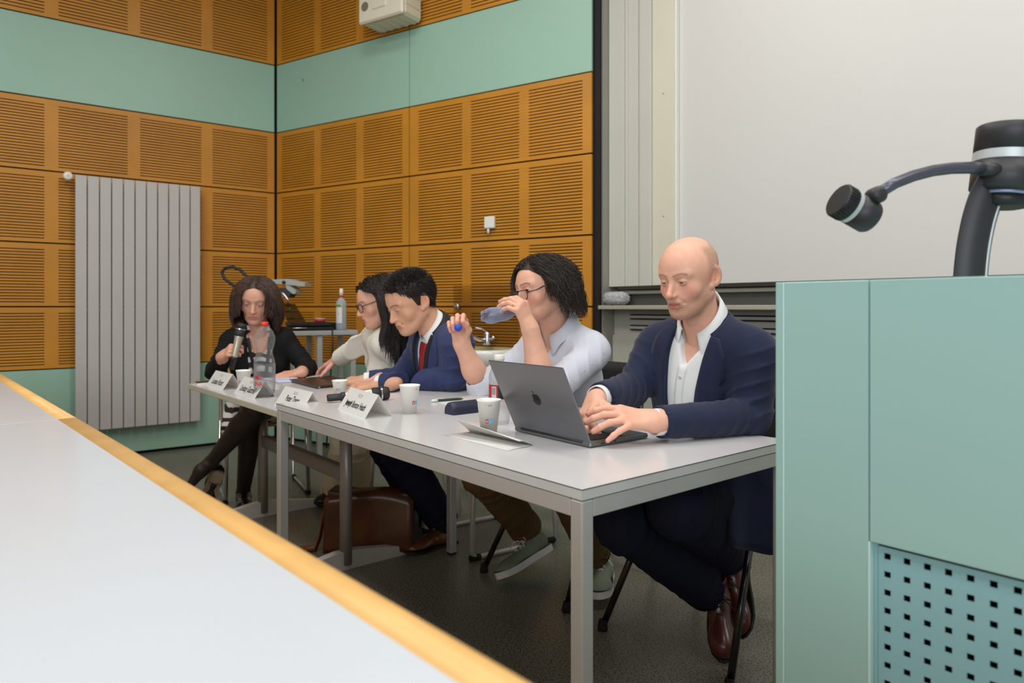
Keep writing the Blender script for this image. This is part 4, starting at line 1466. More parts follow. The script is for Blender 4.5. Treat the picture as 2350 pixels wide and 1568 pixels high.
# jacket
jb = Sdf(); torso(jb, A, .016)
S = Sdf(); torso(S, A, .016)
arm(S, A['shL'] + V(.006, -.004, -.012), elL, wrL, (.064, .055, .044), wrk=(.006, 120, 1.7))
arm(S, A['shR'] + V(-.004, .004, -.012), elR, wrR, (.064, .055, .044), wrk=(.006, 120, 4.1))
vp = [(.10, .0, .062), (.03, .0, .066), (-.04, .004, .062), (-.12, .010, .056), (-.30, .016, .050), (-.55, .016, .062)]
vcut(S, A, vp, .02)
S.rc(A['neck'] - RT[:, 2] * .02 + RT[:, 1] * .02, A['neck'] + RT[:, 2] * .12, .064, .070, k=.006, op='s')
jk = cloth('jacket', S, M_navy, a_p, .005)
for sgn in (1, -1):
    rows = []
    for z in np.linspace(.055, -.34, 30):
        xi = np.interp(z, [p[0] for p in vp][::-1], [p[1] for p in vp][::-1]) + sgn * np.interp(z, [p[0] for p in vp][::-1], [p[2] for p in vp][::-1])
        lw_ = np.interp(z, [-.34, -.20, -.085, -.080, -.062, -.055, .02, .055], [.004, .045, .080, .074, .048, .068, .056, .030])
        rows.append([(xi + sgn * (t * lw_ - .002), z) for t in np.linspace(0, 1, 6)])
    patch(jb, A, rows, M_navy, 'lapel', jk, .0045, .004)
# collar of the jacket at the back of the neck
collar('jacket_collar', jk, A, M_navy, r=.071, op=58, stand=.030, fall=.056, point=.0, s0=-.02, s1=.52, flare=.022)
# hanging front of the jacket beside the chair
hang = []
for s_ in np.linspace(0, 1, 12):
    p0 = lerp(V(.60, 2.02, .70), V(.80, 2.02, .72), s_); p1 = lerp(V(.635, 2.03, .40), V(.85, 2.06, .40), s_)
    hang.append([lerp(p0, p1, t) + V(.0, -.018 * math.sin(s_ * 9 + t * 2) * t, -.03 * math.sin(s_ * 3.1) * t) for t in np.linspace(0, 1, 12)])
MB().grid(hang, thick=V(.004, .012, 0)).build('jacket_skirt', M_navy, jk)
# trousers and shoes, ankles crossed under the chair
knR, anR = W(1432, 1200, 2.02), W(1622, 1358, 2.24)
knL, anL = W(1560, 1165, 1.90), W(1672, 1275, 2.30)
S = Sdf()
S.ell(A['hip'] - V(0, 0, .02), (.175, .15, .11), k=.0, R=RT)
trouser(S, A['hip'] + E1 * -.09 - V(0, 0, .03), knR, anR, (.092, .080, .066), (.006, 90, .4))
trouser(S, A['hip'] + E1 * .09 - V(0, 0, .03), knL, anL, (.092, .080, .062), (.006, 90, 2.4))
cloth('trousers', S, M_navyd, a_p, .006)
for kn_, an_, hl, td, zd in ((knR, anR, W(1640, 1325, 2.34), W(1655, 1475, 2.20) - W(1640, 1340, 2.34), V(-.2, -.75, .35)), (knL, anL, W(1700, 1265, 2.38), W(1712, 1462, 2.24) - W(1700, 1265, 2.40), V(-.75, -.45, .2))):
    d = unit(an_ - kn_)
    MB().tube([an_ - d * .05, an_ + d * .03, lerp(an_ + d * .05, hl + unit(td) * .06, .7)], [.045, .043, .04], 14).build('sock', M_sock, a_p)
    shoe(a_p, hl, td, zd, .285, M_burg, M_sole, 'oxford', M_ink)
# ------------------------------------------------------------------ person: striped shirt, dark wavy hair, drinking
M_strip = mat('fine_grey_stripe_cotton', (214, 216, 224), .8, noise=(30, .03), spec=.2)
def stripe(m, scale, dark, axis='X', width=.3):
    nt = m.node_tree; b = nt.nodes['Principled BSDF']
    tc = nt.nodes.new('ShaderNodeTexCoord'); wv = nt.nodes.new('ShaderNodeTexWave')
    wv.bands_direction = axis; wv.inputs['Scale'].default_value = scale; wv.inputs['Distortion'].default_value = 1.2
    wv.inputs['Detail Scale'].default_value = .2
    nt.links.new(tc.outputs['Object'], wv.inputs['Vector'])
    r = nt.nodes.new('ShaderNodeMapRange'); r.inputs['From Min'].default_value = 1 - width; r.inputs['From Max'].default_value = 1
    nt.links.new(wv.outputs['Fac'], r.inputs['Value'])
    mx = nt.nodes.new('ShaderNodeMixRGB')
    src = b.inputs['Base Color'].links[0].from_socket if b.inputs['Base Color'].links else None
    if src:
        nt.links.new(src, mx.inputs[1])
    else:
        mx.inputs[1].default_value = b.inputs['Base Color'].default_value
    mx.inputs[2].default_value = (*s2l(dark), 1)
    nt.links.new(r.outputs['Result'], mx.inputs[0]); nt.links.new(mx.outputs[0], b.inputs['Base Color'])
stripe(M_strip, 240, (196, 199, 209), 'X', .5)
M_khaki = mat('brown_chino', (104, 80, 52), .85, noise=(20, .12), bump=(400, .15), spec=.2)
M_sneak = mat('sage_canvas', (132, 142, 124), .85, noise=(60, .10), bump=(500, .2), spec=.2)
M_rub = mat('white_rubber', (230, 228, 228), .6, noise=(30, .04))
M_frame = mat('dark_glasses_frame', (34, 34, 40), .3, noise=(30, .05))
M_lens = glassy('spectacle_lens', (240, 240, 240), .03, .02)
skB = (226, 172, 146)
B = dict(f=-E2, hip=V(.235, 2.86, .55), neck=V(.188, 2.70, .955), sr=.052, belly=.01)
B['shL'] = V(.303, 2.575, .940); B['shR'] = V(.085, 2.835, .935)
hcB = W(1243, 664, 2.60); RB = frame_from(heading(-148), 4, 4)
B['na'] = hcB + RB @ V(0, -.026, -.058); B['nt'] = lerp(B['neck'], B['na'], .45) + E2 * .045
pB = dict(w=1.02, jaw=1.06, nose=1.05, eye=.0050, mouth=.0, red=(220, 140, 120), brow=(74, 54, 44), brow_amt=.8)
elBL, wrBL = V(.112, 2.43, .785), W(1217, 755, 2.42)
elBR, wrBR = W(1106, 892, 2.86), W(1060, 788, 2.80)
linB = [(0, .075), (25, .070), (50, .045), (62, .010), (75, -.03), (85, -.035), (95, -.005), (105, -.03), (115, -.06), (180, -.07)]
mkB = hair_mask(linB)
pB['scalp'] = ((52, 40, 32), mkB)
SB, headB, vB = build_head(pB, hcB, RB, B['neck'], skB)
hBL = hand('L', wrBL, V(-.34, -.06, .90), V(.72, -.62, .30), [(6, 50, 30, 10), (2, 54, 28, 10), (-3, 56, 30, 12), (-8, 58, 32, 14)],
           ((.6, .6, -.6), (.8, .1, -.7), (.8, -.2, -.7)), elBL, fore=(.029, .042), base=skB)
hBR = hand('R', wrBR, V(-.12, -.10, 1.0), V(.12, 1, .12), [(2, 52, 72, 40), (0, 58, 74, 42), (-4, 62, 76, 42), (-8, 66, 74, 40)],
           ((.75, .45, -.45), (.85, -.1, -.75), (.6, -.35, -.7)), elBR, fore=(.029, .043), base=skB)
b_p = person('person with wavy dark hair and glasses drinking from a small bottle', [headB, hBL, hBR, body_core(B, skB)])
add_eyes(b_p, hcB, RB, V(.25, 1, -.05), M_iris)
glasses(b_p, hcB, RB, M_frame, y=.112, z=-.020, lw=.0255, lh=.0185, r=.0017, drop=.012, lens=M_lens)
S = Sdf(); torso(S, B, .010, w=.168, dp=.120)
arm(S, B['shL'] + V(0, 0, -.014), elBL, lerp(elBL, wrBL, .26), (.060, .058, .052), wrk=(.006, 110, .8))
arm(S, B['shR'] + V(0, 0, -.014), elBR, lerp(elBR, wrBR, .22), (.060, .058, .052), wrk=(.006, 110, 3.1))
vcut(S, B, [(.16, 0, .05), (.02, 0, .036), (-.05, 0, .002)], .02)
cloth('shirt', S, M_strip, b_p, .005)
collar('shirt_collar', b_p, B, M_strip, r=.064, op=26, stand=.036, fall=.040, point=.022, s0=.12, s1=.62, flare=.018)
# wavy collar-length hair swept over from a high parting
def wavy(P, D, i):
    out = P - V(0, -.01, .02)
    out = out / (np.linalg.norm(out, axis=1, keepdims=True) + 1e-9)
    side = np.where(P[:, :1] < .015, -1.0, 1.0)
    frontness = np.clip((P[:, 1:2] - .0) / .09, -1, 1)
    comb = np.concatenate([side * (.9 + .3 * frontness), -.55 - .25 * frontness, np.full_like(side, -.25)], 1)
    fall = np.tile(V(0, -.12, -1.0), (len(P), 1))
    k = min(1, i / 7.0)
    ph = seedB[:, None] * 6.28 + i * .75
    wob = np.concatenate([np.sin(ph), np.cos(ph * 1.1), .4 * np.sin(ph * .7)], 1) * .46
    return D * .55 + comb * (1 - k) * .9 + fall * k * 1.0 + wob
cand = vB[mkB(vB)]
idx_ = rng.choice(len(cand), 4200, replace=False)
rt = cand[idx_]
seedB = np.round(rng.random(len(rt)) * 14) / 14 + rng.normal(size=len(rt)) * .03
lf = .005 + .013 * rng.random(len(rt))
SBs = scalp_sdf(pB, B['neck'], hcB, RB)
Hs = grow(SBs, rt, SBs.grad(rt), 15, .0108, wavy, lift=lf)
# keep the face clear: drop strands that end up in front of the face below the brow
bad = ((Hs[..., 1] > .045) & (Hs[..., 2] < .022) & (Hs[..., 0] > -.055)).any(1) | ((Hs[..., 2] < -.125)).any(1)
hair_obj(b_p, Hs[~bad], hcB, RB, (56, 45, 37), .0011, .0004, var=.35)
# trousers and sneakers
knBR, anBR = V(-.105, 2.63, .47), W(1206, 1212, 2.93)
knBL, anBL = W(1300, 1110, 2.50), W(1366, 1275, 2.70)
RTB = tframe(B)
S = Sdf(); S.ell(B['hip'] - V(0, 0, .02), (.18, .15, .11), k=0, R=RTB)
trouser(S, B['hip'] - E1 * .09 - V(0, 0, .03), knBR, anBR, (.092, .082, .066), (.006, 85, .4))
trouser(S, B['hip'] + E1 * .09 - V(0, 0, .03), knBL, anBL, (.092, .078, .062), (.006, 85, 2.4))
d = unit(anBR - knBR)
S.rc(anBR - d * .045, anBR + d * .004, .071, .072, k=.002, capb=True, capa=True)
S.rc(anBR - d * .02, anBR + d * .05, .062, k=.001, op='s')
cloth('trousers', S, M_khaki, b_p, .006)
for kn_, an_, hl, td, zd in ((knBR, anBR, W(1262, 1262, 2.93), W(1150, 1322, 2.74) - W(1262, 1254, 2.93), V(-.45, .05, .85)), (knBL, anBL, W(1392, 1312, 2.80), W(1374, 1385, 2.52) - W(1392, 1318, 2.80), V(-.12, -.1, 1))):
    d = unit(an_ - kn_)
    MB().tube([an_ - d * .06, an_ + d * .02, lerp(an_ + d * .04, hl + unit(td) * .05 + unit(zd) * .05, .8)], [.045, .042, .038], 14).build('sock', mat('grey_sock', (96, 96, 106), .9, noise=(80, .1)), b_p)
    shoe(b_p, hl, td, zd, .30, M_sneak, M_rub, 'sneaker', M_rub)
hx_ = unit(V(-.12, -.10, 1.0)); hz_ = V(.12, 1, .12); hz_ = unit(hz_ - hx_ * np.dot(hx_, hz_)); hy_ = np.cross(hz_, hx_)
capB = wrBR + hx_ * .074 + hy_ * .010 - hz_ * .080
# ring on the hand at the bottle
lx_ = unit(V(-.34, -.06, .90)); lz_ = V(.72, -.62, .30); lz_ = unit(lz_ - lx_ * np.dot(lx_, lz_)); ly_ = np.cross(lz_, lx_)
rd_ = rotv(lx_, ly_, 56)
MB().lathe([(.0104, -.002), (.0109, 0), (.0104, .002)], wrBL + lx_ * .087 + ly_ * .015 + rd_ * .020, axes(lz_, rd_), 20, cap=False).build('ring', mat('gold', (206, 170, 100), .25, metal=.9, noise=(30, .03)), b_p)
# ------------------------------------------------------------------ person: blue suit, red tie, smiling down
M_blue = mat('blue_wool', (45, 55, 92), .72, noise=(25, .10), bump=(500, .12), sheen=.12, spec=.25)
M_tie = mat('red_silk', (150, 26, 36), .45, noise=(140, .25), bump=(300, .15))
M_lany = mat('black_ribbon', (26, 25, 26), .7, noise=(60, .1))
M_brownl = mat('brown_leather_shoe', (104, 58, 34), .3, noise=(20, .15), coat=.2)
fC = heading(-146)
lC = V(-fC[1], fC[0], 0)
skC = (216, 164, 132)
C = dict(f=fC, hip=V(-.215, 3.26, .55), neck=V(-.318, 3.10, .958), sr=.052)
C['shL'] = C['neck'] + lC * .165 - V(0, 0, .018); C['shR'] = C['neck'] - lC * .165 - V(0, 0, .018)
hcC = W(942, 692, 3.03); RC = frame_from(heading(-143), 25, 0)
C['na'] = hcC + RC @ V(0, -.026, -.058); C['nt'] = lerp(C['neck'], C['na'], .45) - fC * .045
pC = dict(w=1.03, jaw=1.08, nose=.95, eye=.0012, smile=1.0, mouth=.0, red=(214, 140, 112), brow=(70, 52, 44), brow_amt=.8, lash=.9, lip=(190, 110, 96))
linC = [(0, .074), (30, .070), (50, .050), (62, .030), (70, -.012), (80, -.016), (88, .020), (100, .012), (112, -.03), (130, -.045), (180, -.06)]
mkC = hair_mask(linC); pC['scalp'] = ((44, 36, 32), mkC)
SCc, headC, vC = build_head(pC, hcC, RC, C['neck'], skC, sc=1.05)
elCL, wrCL = W(1040, 868, 2.98), W(878, 879, 3.10)
elCR, wrCR = W(925, 866, 3.34), W(848, 872, 3.32)
hCL = hand('L', W(866, 883, 3.10), W(795, 886, 3.16) - W(866, 881, 3.10), V(-.05, -.35, 1), [(4, 22, 30, 20), (0, 24, 30, 20), (-4, 26, 32, 20), (-8, 28, 34, 20)], ((.8, .5, -.4), (1, .2, -.4), (1, .1, -.3)), elCL, fl=.10, base=skC, h=.0024)
hCR = hand('R', W(838, 873, 3.32), V(-1, .05, -.05), V(0, -.3, 1), [(4, 20, 26, 20), (0, 22, 26, 20), (-4, 24, 28, 20), (-8, 26, 30, 20)], ((.8, .5, -.4), (1, .2, -.4), (1, .1, -.3)), elCR, fl=.09, base=skC, h=.0024)
c_p = person('smiling person in blue suit and red tie leaning over the table', [headC, hCL, hCR, body_core(C, skC)])
add_eyes(c_p, hcC, RC, V(0, 1, -.5), M_iris, 1.05)
RTC = tframe(C)
S = Sdf(); torso(S, C, .003)
cloth('shirt', S, M_shirt, c_p, .006)
cuff(c_p, elCL, wrCL, .035, M_shirt, .024); cuff(c_p, elCR, wrCR, .035, M_shirt, .024)
shC = Sdf(); torso(shC, C, .003)
collar('shirt_collar', c_p, C, M_shirt, r=.0600, op=14, stand=.032, fall=.044, point=.026, s0=.06, s1=.66, flare=.010)
rows = []
for z in np.linspace(.012, -.34, 26):
    hw_ = np.interp(z, [-.34, -.06, -.045, -.03, .012], [.044, .026, .018, .023, .026])
    rows.append([(x, z) for x in np.linspace(-hw_, hw_, 5)])
patch(shC, C, rows, M_tie, 'tie', c_p, .006, .005)
jb = Sdf(); torso(jb, C, .016)
S = Sdf(); torso(S, C, .016)
arm(S, C['shL'] + V(0, 0, -.012), elCL, wrCL, (.064, .056, .044), wrk=(.006, 115, 2.2))
arm(S, C['shR'] + V(0, 0, -.012), elCR, wrCR, (.064, .056, .044), wrk=(.006, 115, 5.2))
vpc = [(.10, 0, .062), (.03, 0, .066), (-.04, 0, .058), (-.14, 0, .046), (-.30, 0, .030), (-.55, 0, .04)]
vcut(S, C, vpc, .02)
S.rc(C['neck'] - RTC[:, 2] * .02 + RTC[:, 1] * .02, C['neck'] + RTC[:, 2] * .12, .064, .070, k=.006, op='s')
jk = cloth('jacket', S, M_blue, c_p, .0055)
zs = [p[0] for p in vpc][::-1]
for sgn in (1, -1):
    rows = []
    for z in np.linspace(.055, -.33, 28):
        xi = sgn * np.interp(z, zs, [p[2] for p in vpc][::-1])
        lw_ = np.interp(z, [-.33, -.20, -.085, -.080, -.062, -.055, .02, .055], [.004, .05, .080, .074, .048, .068, .055, .030])
        rows.append([(xi + sgn * (t * lw_ - .002), z) for t in np.linspace(0, 1, 6)])
    patch(jb, C, rows, M_blue, 'lapel', jk, .0045, .004)
    # lanyard ribbon over the lapel
    rows = []
    for z in np.linspace(.06, -.30, 24):
        xc_ = sgn * np.interp(z, [-.30, -.05, .06], [.012, .060, .072])
        rows.append([(xc_ - .009, z), (xc_, z), (xc_ + .009, z)])
    patch(jb, C, rows, M_lany, 'lanyard', c_p, .010, .002)
collar('jacket_collar', jk, C, M_blue, r=.071, op=58, stand=.028, fall=.054, point=.0, s0=-.02, s1=.46, flare=.022)
collar('lanyard_loop', c_p, C, M_lany, r=.0735, op=64, stand=.030, fall=.020, point=.0, s0=.0, s1=.56, flare=.008)
# short dark hair brushed up at the front
def short(P, D, i):
    up = np.tile(V(-.15, .15, .35), (len(P), 1))
    top = np.clip((P[:, 2:3] - .05) / .04, 0, 1)
    n = SCs.grad(P)
    down = np.tile(V(0, -.5, -.8), (len(P), 1)) - n * 0
    return D * .5 + top * (up * .8 + n * .35) + (1 - top) * (down * .8 + n * .12) + rng.normal(size=P.shape) * .16
cand = vC[mkC(vC)]
rt = cand[rng.choice(len(cand), 3400, replace=False)]
SCs = scalp_sdf(pC, C['neck'], hcC, RC)
Hs = grow(SCs, rt, SCs.grad(rt), 6, .0040, short, lift=.0015 + .003 * rng.random(len(rt)))
bad = ((np.abs(Hs[..., 0]) > .066) & (Hs[..., 1] > -.034) & (Hs[..., 1] < .018) & (Hs[..., 2] < .022)).any(1)
Hs = Hs[~bad]
hair_obj(c_p, Hs, hcC, RC, (40, 32, 28), .0013, .0004, 1.05, var=.3)
# trousers, socks, strap shoes
knCL, anCL = W(918, 1036, 3.10), W(1012, 1190, 3.20)
knCR, anCR = W(890, 1030, 3.30), W(968, 1178, 3.50)
S = Sdf(); S.ell(C['hip'] - V(0, 0, .02), (.18, .15, .11), k=0, R=RTC)
trouser(S, C['hip'] + lC * .09 - V(0, 0, .03), knCL, anCL, (.092, .082, .074), (.006, 85, .9))
trouser(S, C['hip'] - lC * .09 - V(0, 0, .03), knCR, anCR, (.092, .080, .070), (.006, 85, 2.9))
cloth('trousers', S, M_navyd, c_p, .007)
for kn_, an_, hl, td, zd in ((knCL, anCL, W(1046, 1246, 3.26), W(952, 1266, 3.10) - W(1046, 1240, 3.26), V(-.2, -.05, 1)), (knCR, anCR, W(1000, 1203, 3.58), W(900, 1225, 3.42) - W(1000, 1200, 3.58), V(-.2, -.05, 1))):
    d = unit(an_ - kn_)
    MB().tube([an_ - d * .06, an_ + d * .03, hl + unit(td) * .055 + unit(zd) * .075], [.048, .046, .040], 14).build('sock', M_sock, c_p)
    s_ = shoe(c_p, hl, td, zd, .29, M_brownl, M_sole, 'oxford')
    Rs = shoe_axes(td, zd)
    bk = MB(); T_ = lambda P: hl + Rs @ np.asarray(P, float)
    bk.tube([T_(p) for p in ((.125, -.040, .052), (.150, -.041, .050), (.150, -.042, .036), (.125, -.042, .038), (.125, -.040, .052))], .0022, 8)
    bk.build('buckle', mat('brass', (196, 150, 84), .3, metal=.9, noise=(20, .05)), s_)
    st = MB(); st.tube([T_((.135, -.042, .034)), T_((.133, -.030, .062)), T_((.128, 0, .078)), T_((.133, .030, .062)), T_((.135, .042, .034))], .010, 8, flat=(Rs[:, 0] * 0 + unit(Rs @ V(.5, 0, 1)), .3)); st.build('strap', M_brownl, s_)
# ------------------------------------------------------------------ person: white blazer, long dark hair, reaching out
M_wht = mat('ivory_wool', (232, 226, 212), .8, noise=(25, .04), bump=(300, .2), spec=.2, sheen=.1)
M_knit = mat('cream_knit', (214, 204, 188), .85, noise=(40, .05), bump=(400, .25), spec=.2)
M_beige = mat('beige_trousers', (244, 230, 196), .85, noise=(20, .06), bump=(300, .15), spec=.2)
fD = heading(-165); lD = V(-fD[1], fD[0], 0)
skD = (226, 172, 146)
Dd = dict(f=fD, hip=V(-.56, 3.78, .54), neck=W(880, 776, 3.58), sr=.045, bust=True)
Dd['shL'] = Dd['neck'] + lD * .145 - V(0, 0, .02); Dd['shR'] = W(854, 776, 3.60)
hcD = W(868, 692, 3.47); RD = frame_from(heading(-155), 16, 0)
Dd['na'] = hcD + RD @ V(0, -.026, -.058); Dd['nt'] = lerp(Dd['neck'], Dd['na'], .45) - fD * .04
pD = dict(w=.96, jaw=.94, nose=1.0, eye=.0018, mouth=.001, red=(222, 140, 120), brow=(74, 54, 46), brow_amt=.8, lip=(190, 98, 100), lash=.9)
linD = [(0, .082), (30, .074), (55, .050), (70, .0), (80, -.03), (180, -.07)]
mkD = hair_mask(linD); pD['scalp'] = ((40, 32, 28), mkD)
SD, headD, vD = build_head(pD, hcD, RD, Dd['neck'], skD, (.046, .052), h=.0024)
elDR, wrDR = W(820, 796, 3.64), W(780, 822, 3.78)
hDR = hand('R', W(774, 823, 3.78), W(716, 853, 3.92) - W(774, 823, 3.78), V(.05, -.5, .85), [(8, 6, 12, 8), (2, 8, 12, 8), (-6, 10, 14, 8), (-16, 12, 14, 8)], ((.25, .95, -.15), (.30, .95, -.2), (.40, .90, -.2)), elDR, fl=.07, scale=1.0, base=(232, 166, 150), h=.0024)
hDL = hand('L', W(870, 868, 3.30), V(-1, .1, -.1), V(0, -.3, 1), [(4, 20, 26, 20)] * 4, ((.8, .5, -.4), (1, .2, -.4), (1, .1, -.3)), W(950, 860, 3.5), fl=.08, scale=.92, base=skD, h=.003)
d_p = person('person in ivory blazer with long dark hair reaching across the papers', [headD, hDR, hDL, body_core(Dd, skD)])
add_eyes(d_p, hcD, RD, V(0, 1, -.5), M_iris)
glasses(d_p, hcD, RD, mat('tortoise_frame', (58, 40, 34), .3, noise=(120, .4)), y=.106, z=-.008, lw=.0255, lh=.020, r=.0018, lens=M_lens)
RTD = tframe(Dd)
S = Sdf(); torso(S, Dd, .003, w=.15, dp=.10); cloth('top', S, M_knit, d_p, .006)
S = Sdf(); torso(S, Dd, .016, w=.15, dp=.10)
arm(S, Dd['shR'] + V(0, 0, -.01), elDR, wrDR, (.058, .054, .048), wrk=(.003, 105, 1.2))
arm(S, Dd['shL'] + V(0, 0, -.01), W(955, 865, 3.45), W(890, 872, 3.32), (.058, .050, .042), wrk=(.006, 105, 3.2))
vcut(S, Dd, [(.10, 0, .062), (0, 0, .075), (-.15, 0, .070), (-.5, 0, .075)], .02)
S.rc(Dd['neck'], Dd['neck'] + RTD[:, 2] * .12, .058, .064, k=.006, op='s')
cloth('blazer', S, M_wht, d_p, .0055)
seedD = rng.random(3000)
def longh(P, D, i):
    side = np.where(P[:, :1] < 0, -1.0, 1.0)
    comb = np.concatenate([side * .8, np.full_like(side, -.35), np.full_like(side, -.15)], 1)
    downl = V(0, 0, -1) @ RD
    fall = np.tile(downl, (len(P), 1)) + V(0, .03, 0)
    k = min(1, i / 8.0)
    ph = seedD[:len(P), None] * 6.28 + i * .42
    wob = np.concatenate([np.sin(ph), np.cos(ph), 0 * ph], 1) * .16 * k
    return D * .6 + comb * (1 - k) * .9 + fall * k + wob
cand = vD[mkD(vD)]
rt = cand[rng.choice(len(cand), 2600, replace=False)]
SDs = scalp_sdf(pD, Dd['neck'], hcD, RD)
Hs = grow(SDs, rt, SDs.grad(rt), 25, .0135, longh, lift=.004 + .016 * rng.random(len(rt)))
wz = np.clip((.068 - Hs[..., 2]) / .02, 0, 1)
lim_ = .022 - .25 * np.clip(Hs[..., 2] - .03, 0, 1) + .55 * np.clip(-.10 - Hs[..., 2], 0, 1)
Hs[..., 1] = np.where(Hs[..., 1] > lim_, Hs[..., 1] + (lim_ + .1 * (Hs[..., 1] - lim_) - Hs[..., 1]) * wz, Hs[..., 1])
hair_obj(d_p, Hs, hcD, RD, (38, 30, 27), .0014, .0006, var=.28)
# wide trousers and dark shoes
knD1, anD1 = W(800, 1010, 3.56), W(778, 1128, 3.92)
knD2, anD2 = W(826, 1010, 3.60), W(826, 1120, 4.02)
S = Sdf(); S.ell(Dd['hip'] - V(0, 0, .02), (.17, .14, .11), k=0, R=RTD)
trouser(S, Dd['hip'] - lD * .08 - V(0, 0, .03), knD1, anD1 - V(0, 0, .0), (.085, .086, .100), (.006, 60, .9))
trouser(S, Dd['hip'] + lD * .08 - V(0, 0, .03), knD2, anD2, (.085, .080, .085), (.006, 60, 2.9))
cloth('trousers', S, M_beige, d_p, .007)
for an_ in (anD1, anD2):
    shoe(d_p, V(an_[0] + .04, an_[1] + .06, .012), V(-.5, -.8, 0), UP, .25, M_black, M_sole, 'oxford')

# ------------------------------------------------------------------ person: black blazer, brown bob, speaking into a microphone
M_blk = mat('black_wool', (26, 25, 26), .8, noise=(25, .10), bump=(400, .15), spec=.2)
M_print = mat('black_white_print', (228, 224, 220), .8, noise=(20, .03))
def blotch(m, scale, dark):
    nt = m.node_tree; b = nt.nodes['Principled BSDF']
    tc = nt.nodes.new('ShaderNodeTexCoord'); wv = nt.nodes.new('ShaderNodeTexWave')
    wv.bands_direction = 'Z'; wv.inputs['Scale'].default_value = scale; wv.inputs['Distortion'].default_value = 6; wv.inputs['Detail'].default_value = 1.5
    wv.inputs['Detail Scale'].default_value = 1.2
    nt.links.new(tc.outputs['Object'], wv.inputs['Vector'])
    r = nt.nodes.new('ShaderNodeMapRange'); r.inputs['From Min'].default_value = .5; r.inputs['From Max'].default_value = .56
    nt.links.new(wv.outputs['Fac'], r.inputs['Value'])
    mx = nt.nodes.new('ShaderNodeMixRGB'); mx.inputs[1].default_value = (*s2l((228, 224, 220)), 1); mx.inputs[2].default_value = (*s2l(dark), 1)
    nt.links.new(r.outputs['Result'], mx.inputs[0]); nt.links.new(mx.outputs[0], b.inputs['Base Color'])
blotch(M_print, 5.5, (40, 34, 36))
M_tight = mat('sheer_black_tights', (46, 36, 33), .55, noise=(6, .15), spec=.4)
fE = heading(-70); lE = V(-fE[1], fE[0], 0)
skE = (218, 164, 138)
Ee = dict(f=fE, hip=V(-1.49, 4.16, .53), neck=V(-1.447, 3.985, .925), sr=.046, bust=True)
Ee['shL'] = Ee['neck'] + lE * .150 - V(0, 0, .018); Ee['shR'] = Ee['neck'] - lE * .150 - V(0, 0, .018)
hcE = W(588, 686, 3.90); RE = frame_from(heading(-80), 20, -4)
Ee['na'] = hcE + RE @ V(0, -.026, -.058); Ee['nt'] = lerp(Ee['neck'], Ee['na'], .45) - fE * .04
pE = dict(w=.98, jaw=.96, nose=1.0, eye=.0010, mouth=.002, red=(212, 140, 116), brow=(84, 62, 50), brow_amt=.6, lip=(196, 112, 104), lash=.9, shadow=(150, 116, 130))
linE = [(0, .084), (25, .074), (50, .050), (65, .0), (80, -.03), (180, -.07)]
mkE = hair_mask(linE); pE['scalp'] = ((64, 46, 36), mkE)
SE, headE, vE = build_head(pE, hcE, RE, Ee['neck'], skE, (.046, .052), h=.0024, sc=1.05)
elER, wrER = W(494, 853, 3.86), W(511, 819, 3.70)
elEL, wrEL = W(706, 846, 4.02), W(694, 853, 3.90)
mic0, mic1 = W(531, 849, 3.60), W(551, 763, 3.62)
hER = hand('R', W(512, 817, 3.68), V(.62, -.55, .42), V(-.55, -.62, .45), [(4, 40, 62, 40), (0, 44, 64, 40), (-3, 48, 66, 40), (-6, 52, 66, 40)], ((.8, .55, -.55), (.9, .0, -.6), (.8, -.2, -.5)), elER, fl=.07, scale=.92, base=skE, h=.0024)
hEL = hand('L', W(690, 855, 3.88), W(640, 858, 3.82) - W(690, 851, 3.88), V(-.1, -.4, 1), [(6, 16, 22, 16), (1, 18, 22, 16), (-4, 20, 24, 16), (-10, 22, 24, 16)], ((.8, .5, -.4), (1, .2, -.4), (1, .1, -.3)), elEL, fl=.07, scale=.95, base=skE, h=.0024)
e_p = person('person in black blazer with brown bob speaking into a microphone', [headE, hER, hEL, body_core(Ee, skE)])
add_eyes(e_p, hcE, RE, V(0, 1, -.5), M_iris, 1.05)
RTE = tframe(Ee)
S = Sdf(); torso(S, Ee, .003, w=.148, dp=.10)
vcut(S, Ee, [(.16, 0, .06), (.0, 0, .058), (-.055, 0, .03)], .02)
cloth('top', S, M_print, e_p, .006)
S = Sdf(); torso(S, Ee, .014, w=.148, dp=.10)
arm(S, Ee['shL'] + V(0, 0, -.01), elEL, wrEL, (.058, .052, .042), wrk=(.006, 105, 1.2))
arm(S, Ee['shR'] + V(0, 0, -.01), elER, wrER, (.058, .052, .040), wrk=(.006, 105, 3.2))
vcut(S, Ee, [(.10, 0, .058), (.02, 0, .066), (-.06, .0, .064), (-.3, 0, .058), (-.55, 0, .06)], .02)
S.rc(Ee['neck'], Ee['neck'] + RTE[:, 2] * .12, .058, .064, k=.006, op='s')
cloth('blazer', S, M_blk, e_p, .0055)
shE = Sdf(); torso(shE, Ee, .004, w=.148, dp=.10)
for sgn in (1, -1):
    rows = []
    for z in np.linspace(.03, -.30, 22):
        xc_ = sgn * np.interp(z, [-.30, -.02, .03], [.006, .052, .058])
        rows.append([(xc_ - .009, z), (xc_, z), (xc_ + .009, z)])
    patch(shE, Ee, rows, M_lany, 'lanyard', e_p, .008, .002)
nk = MB()
nk.tube([Ee['neck'] + RTE[:, 0] * x + RTE[:, 1] * y + RTE[:, 2] * z for x, y, z in ((-.052, .02, .03), (-.04, .075, -.01), (-.015, .108, -.05), (0, .114, -.06), (.015, .108, -.05), (.04, .075, -.01), (.052, .02, .03))], .0012, 6)
nk.lathe([(.004, -.004), (.004, .004)], Ee['neck'] + RTE[:, 1] * .116 - RTE[:, 2] * .064, axes(RTE[:, 0], RTE[:, 1]), 10)
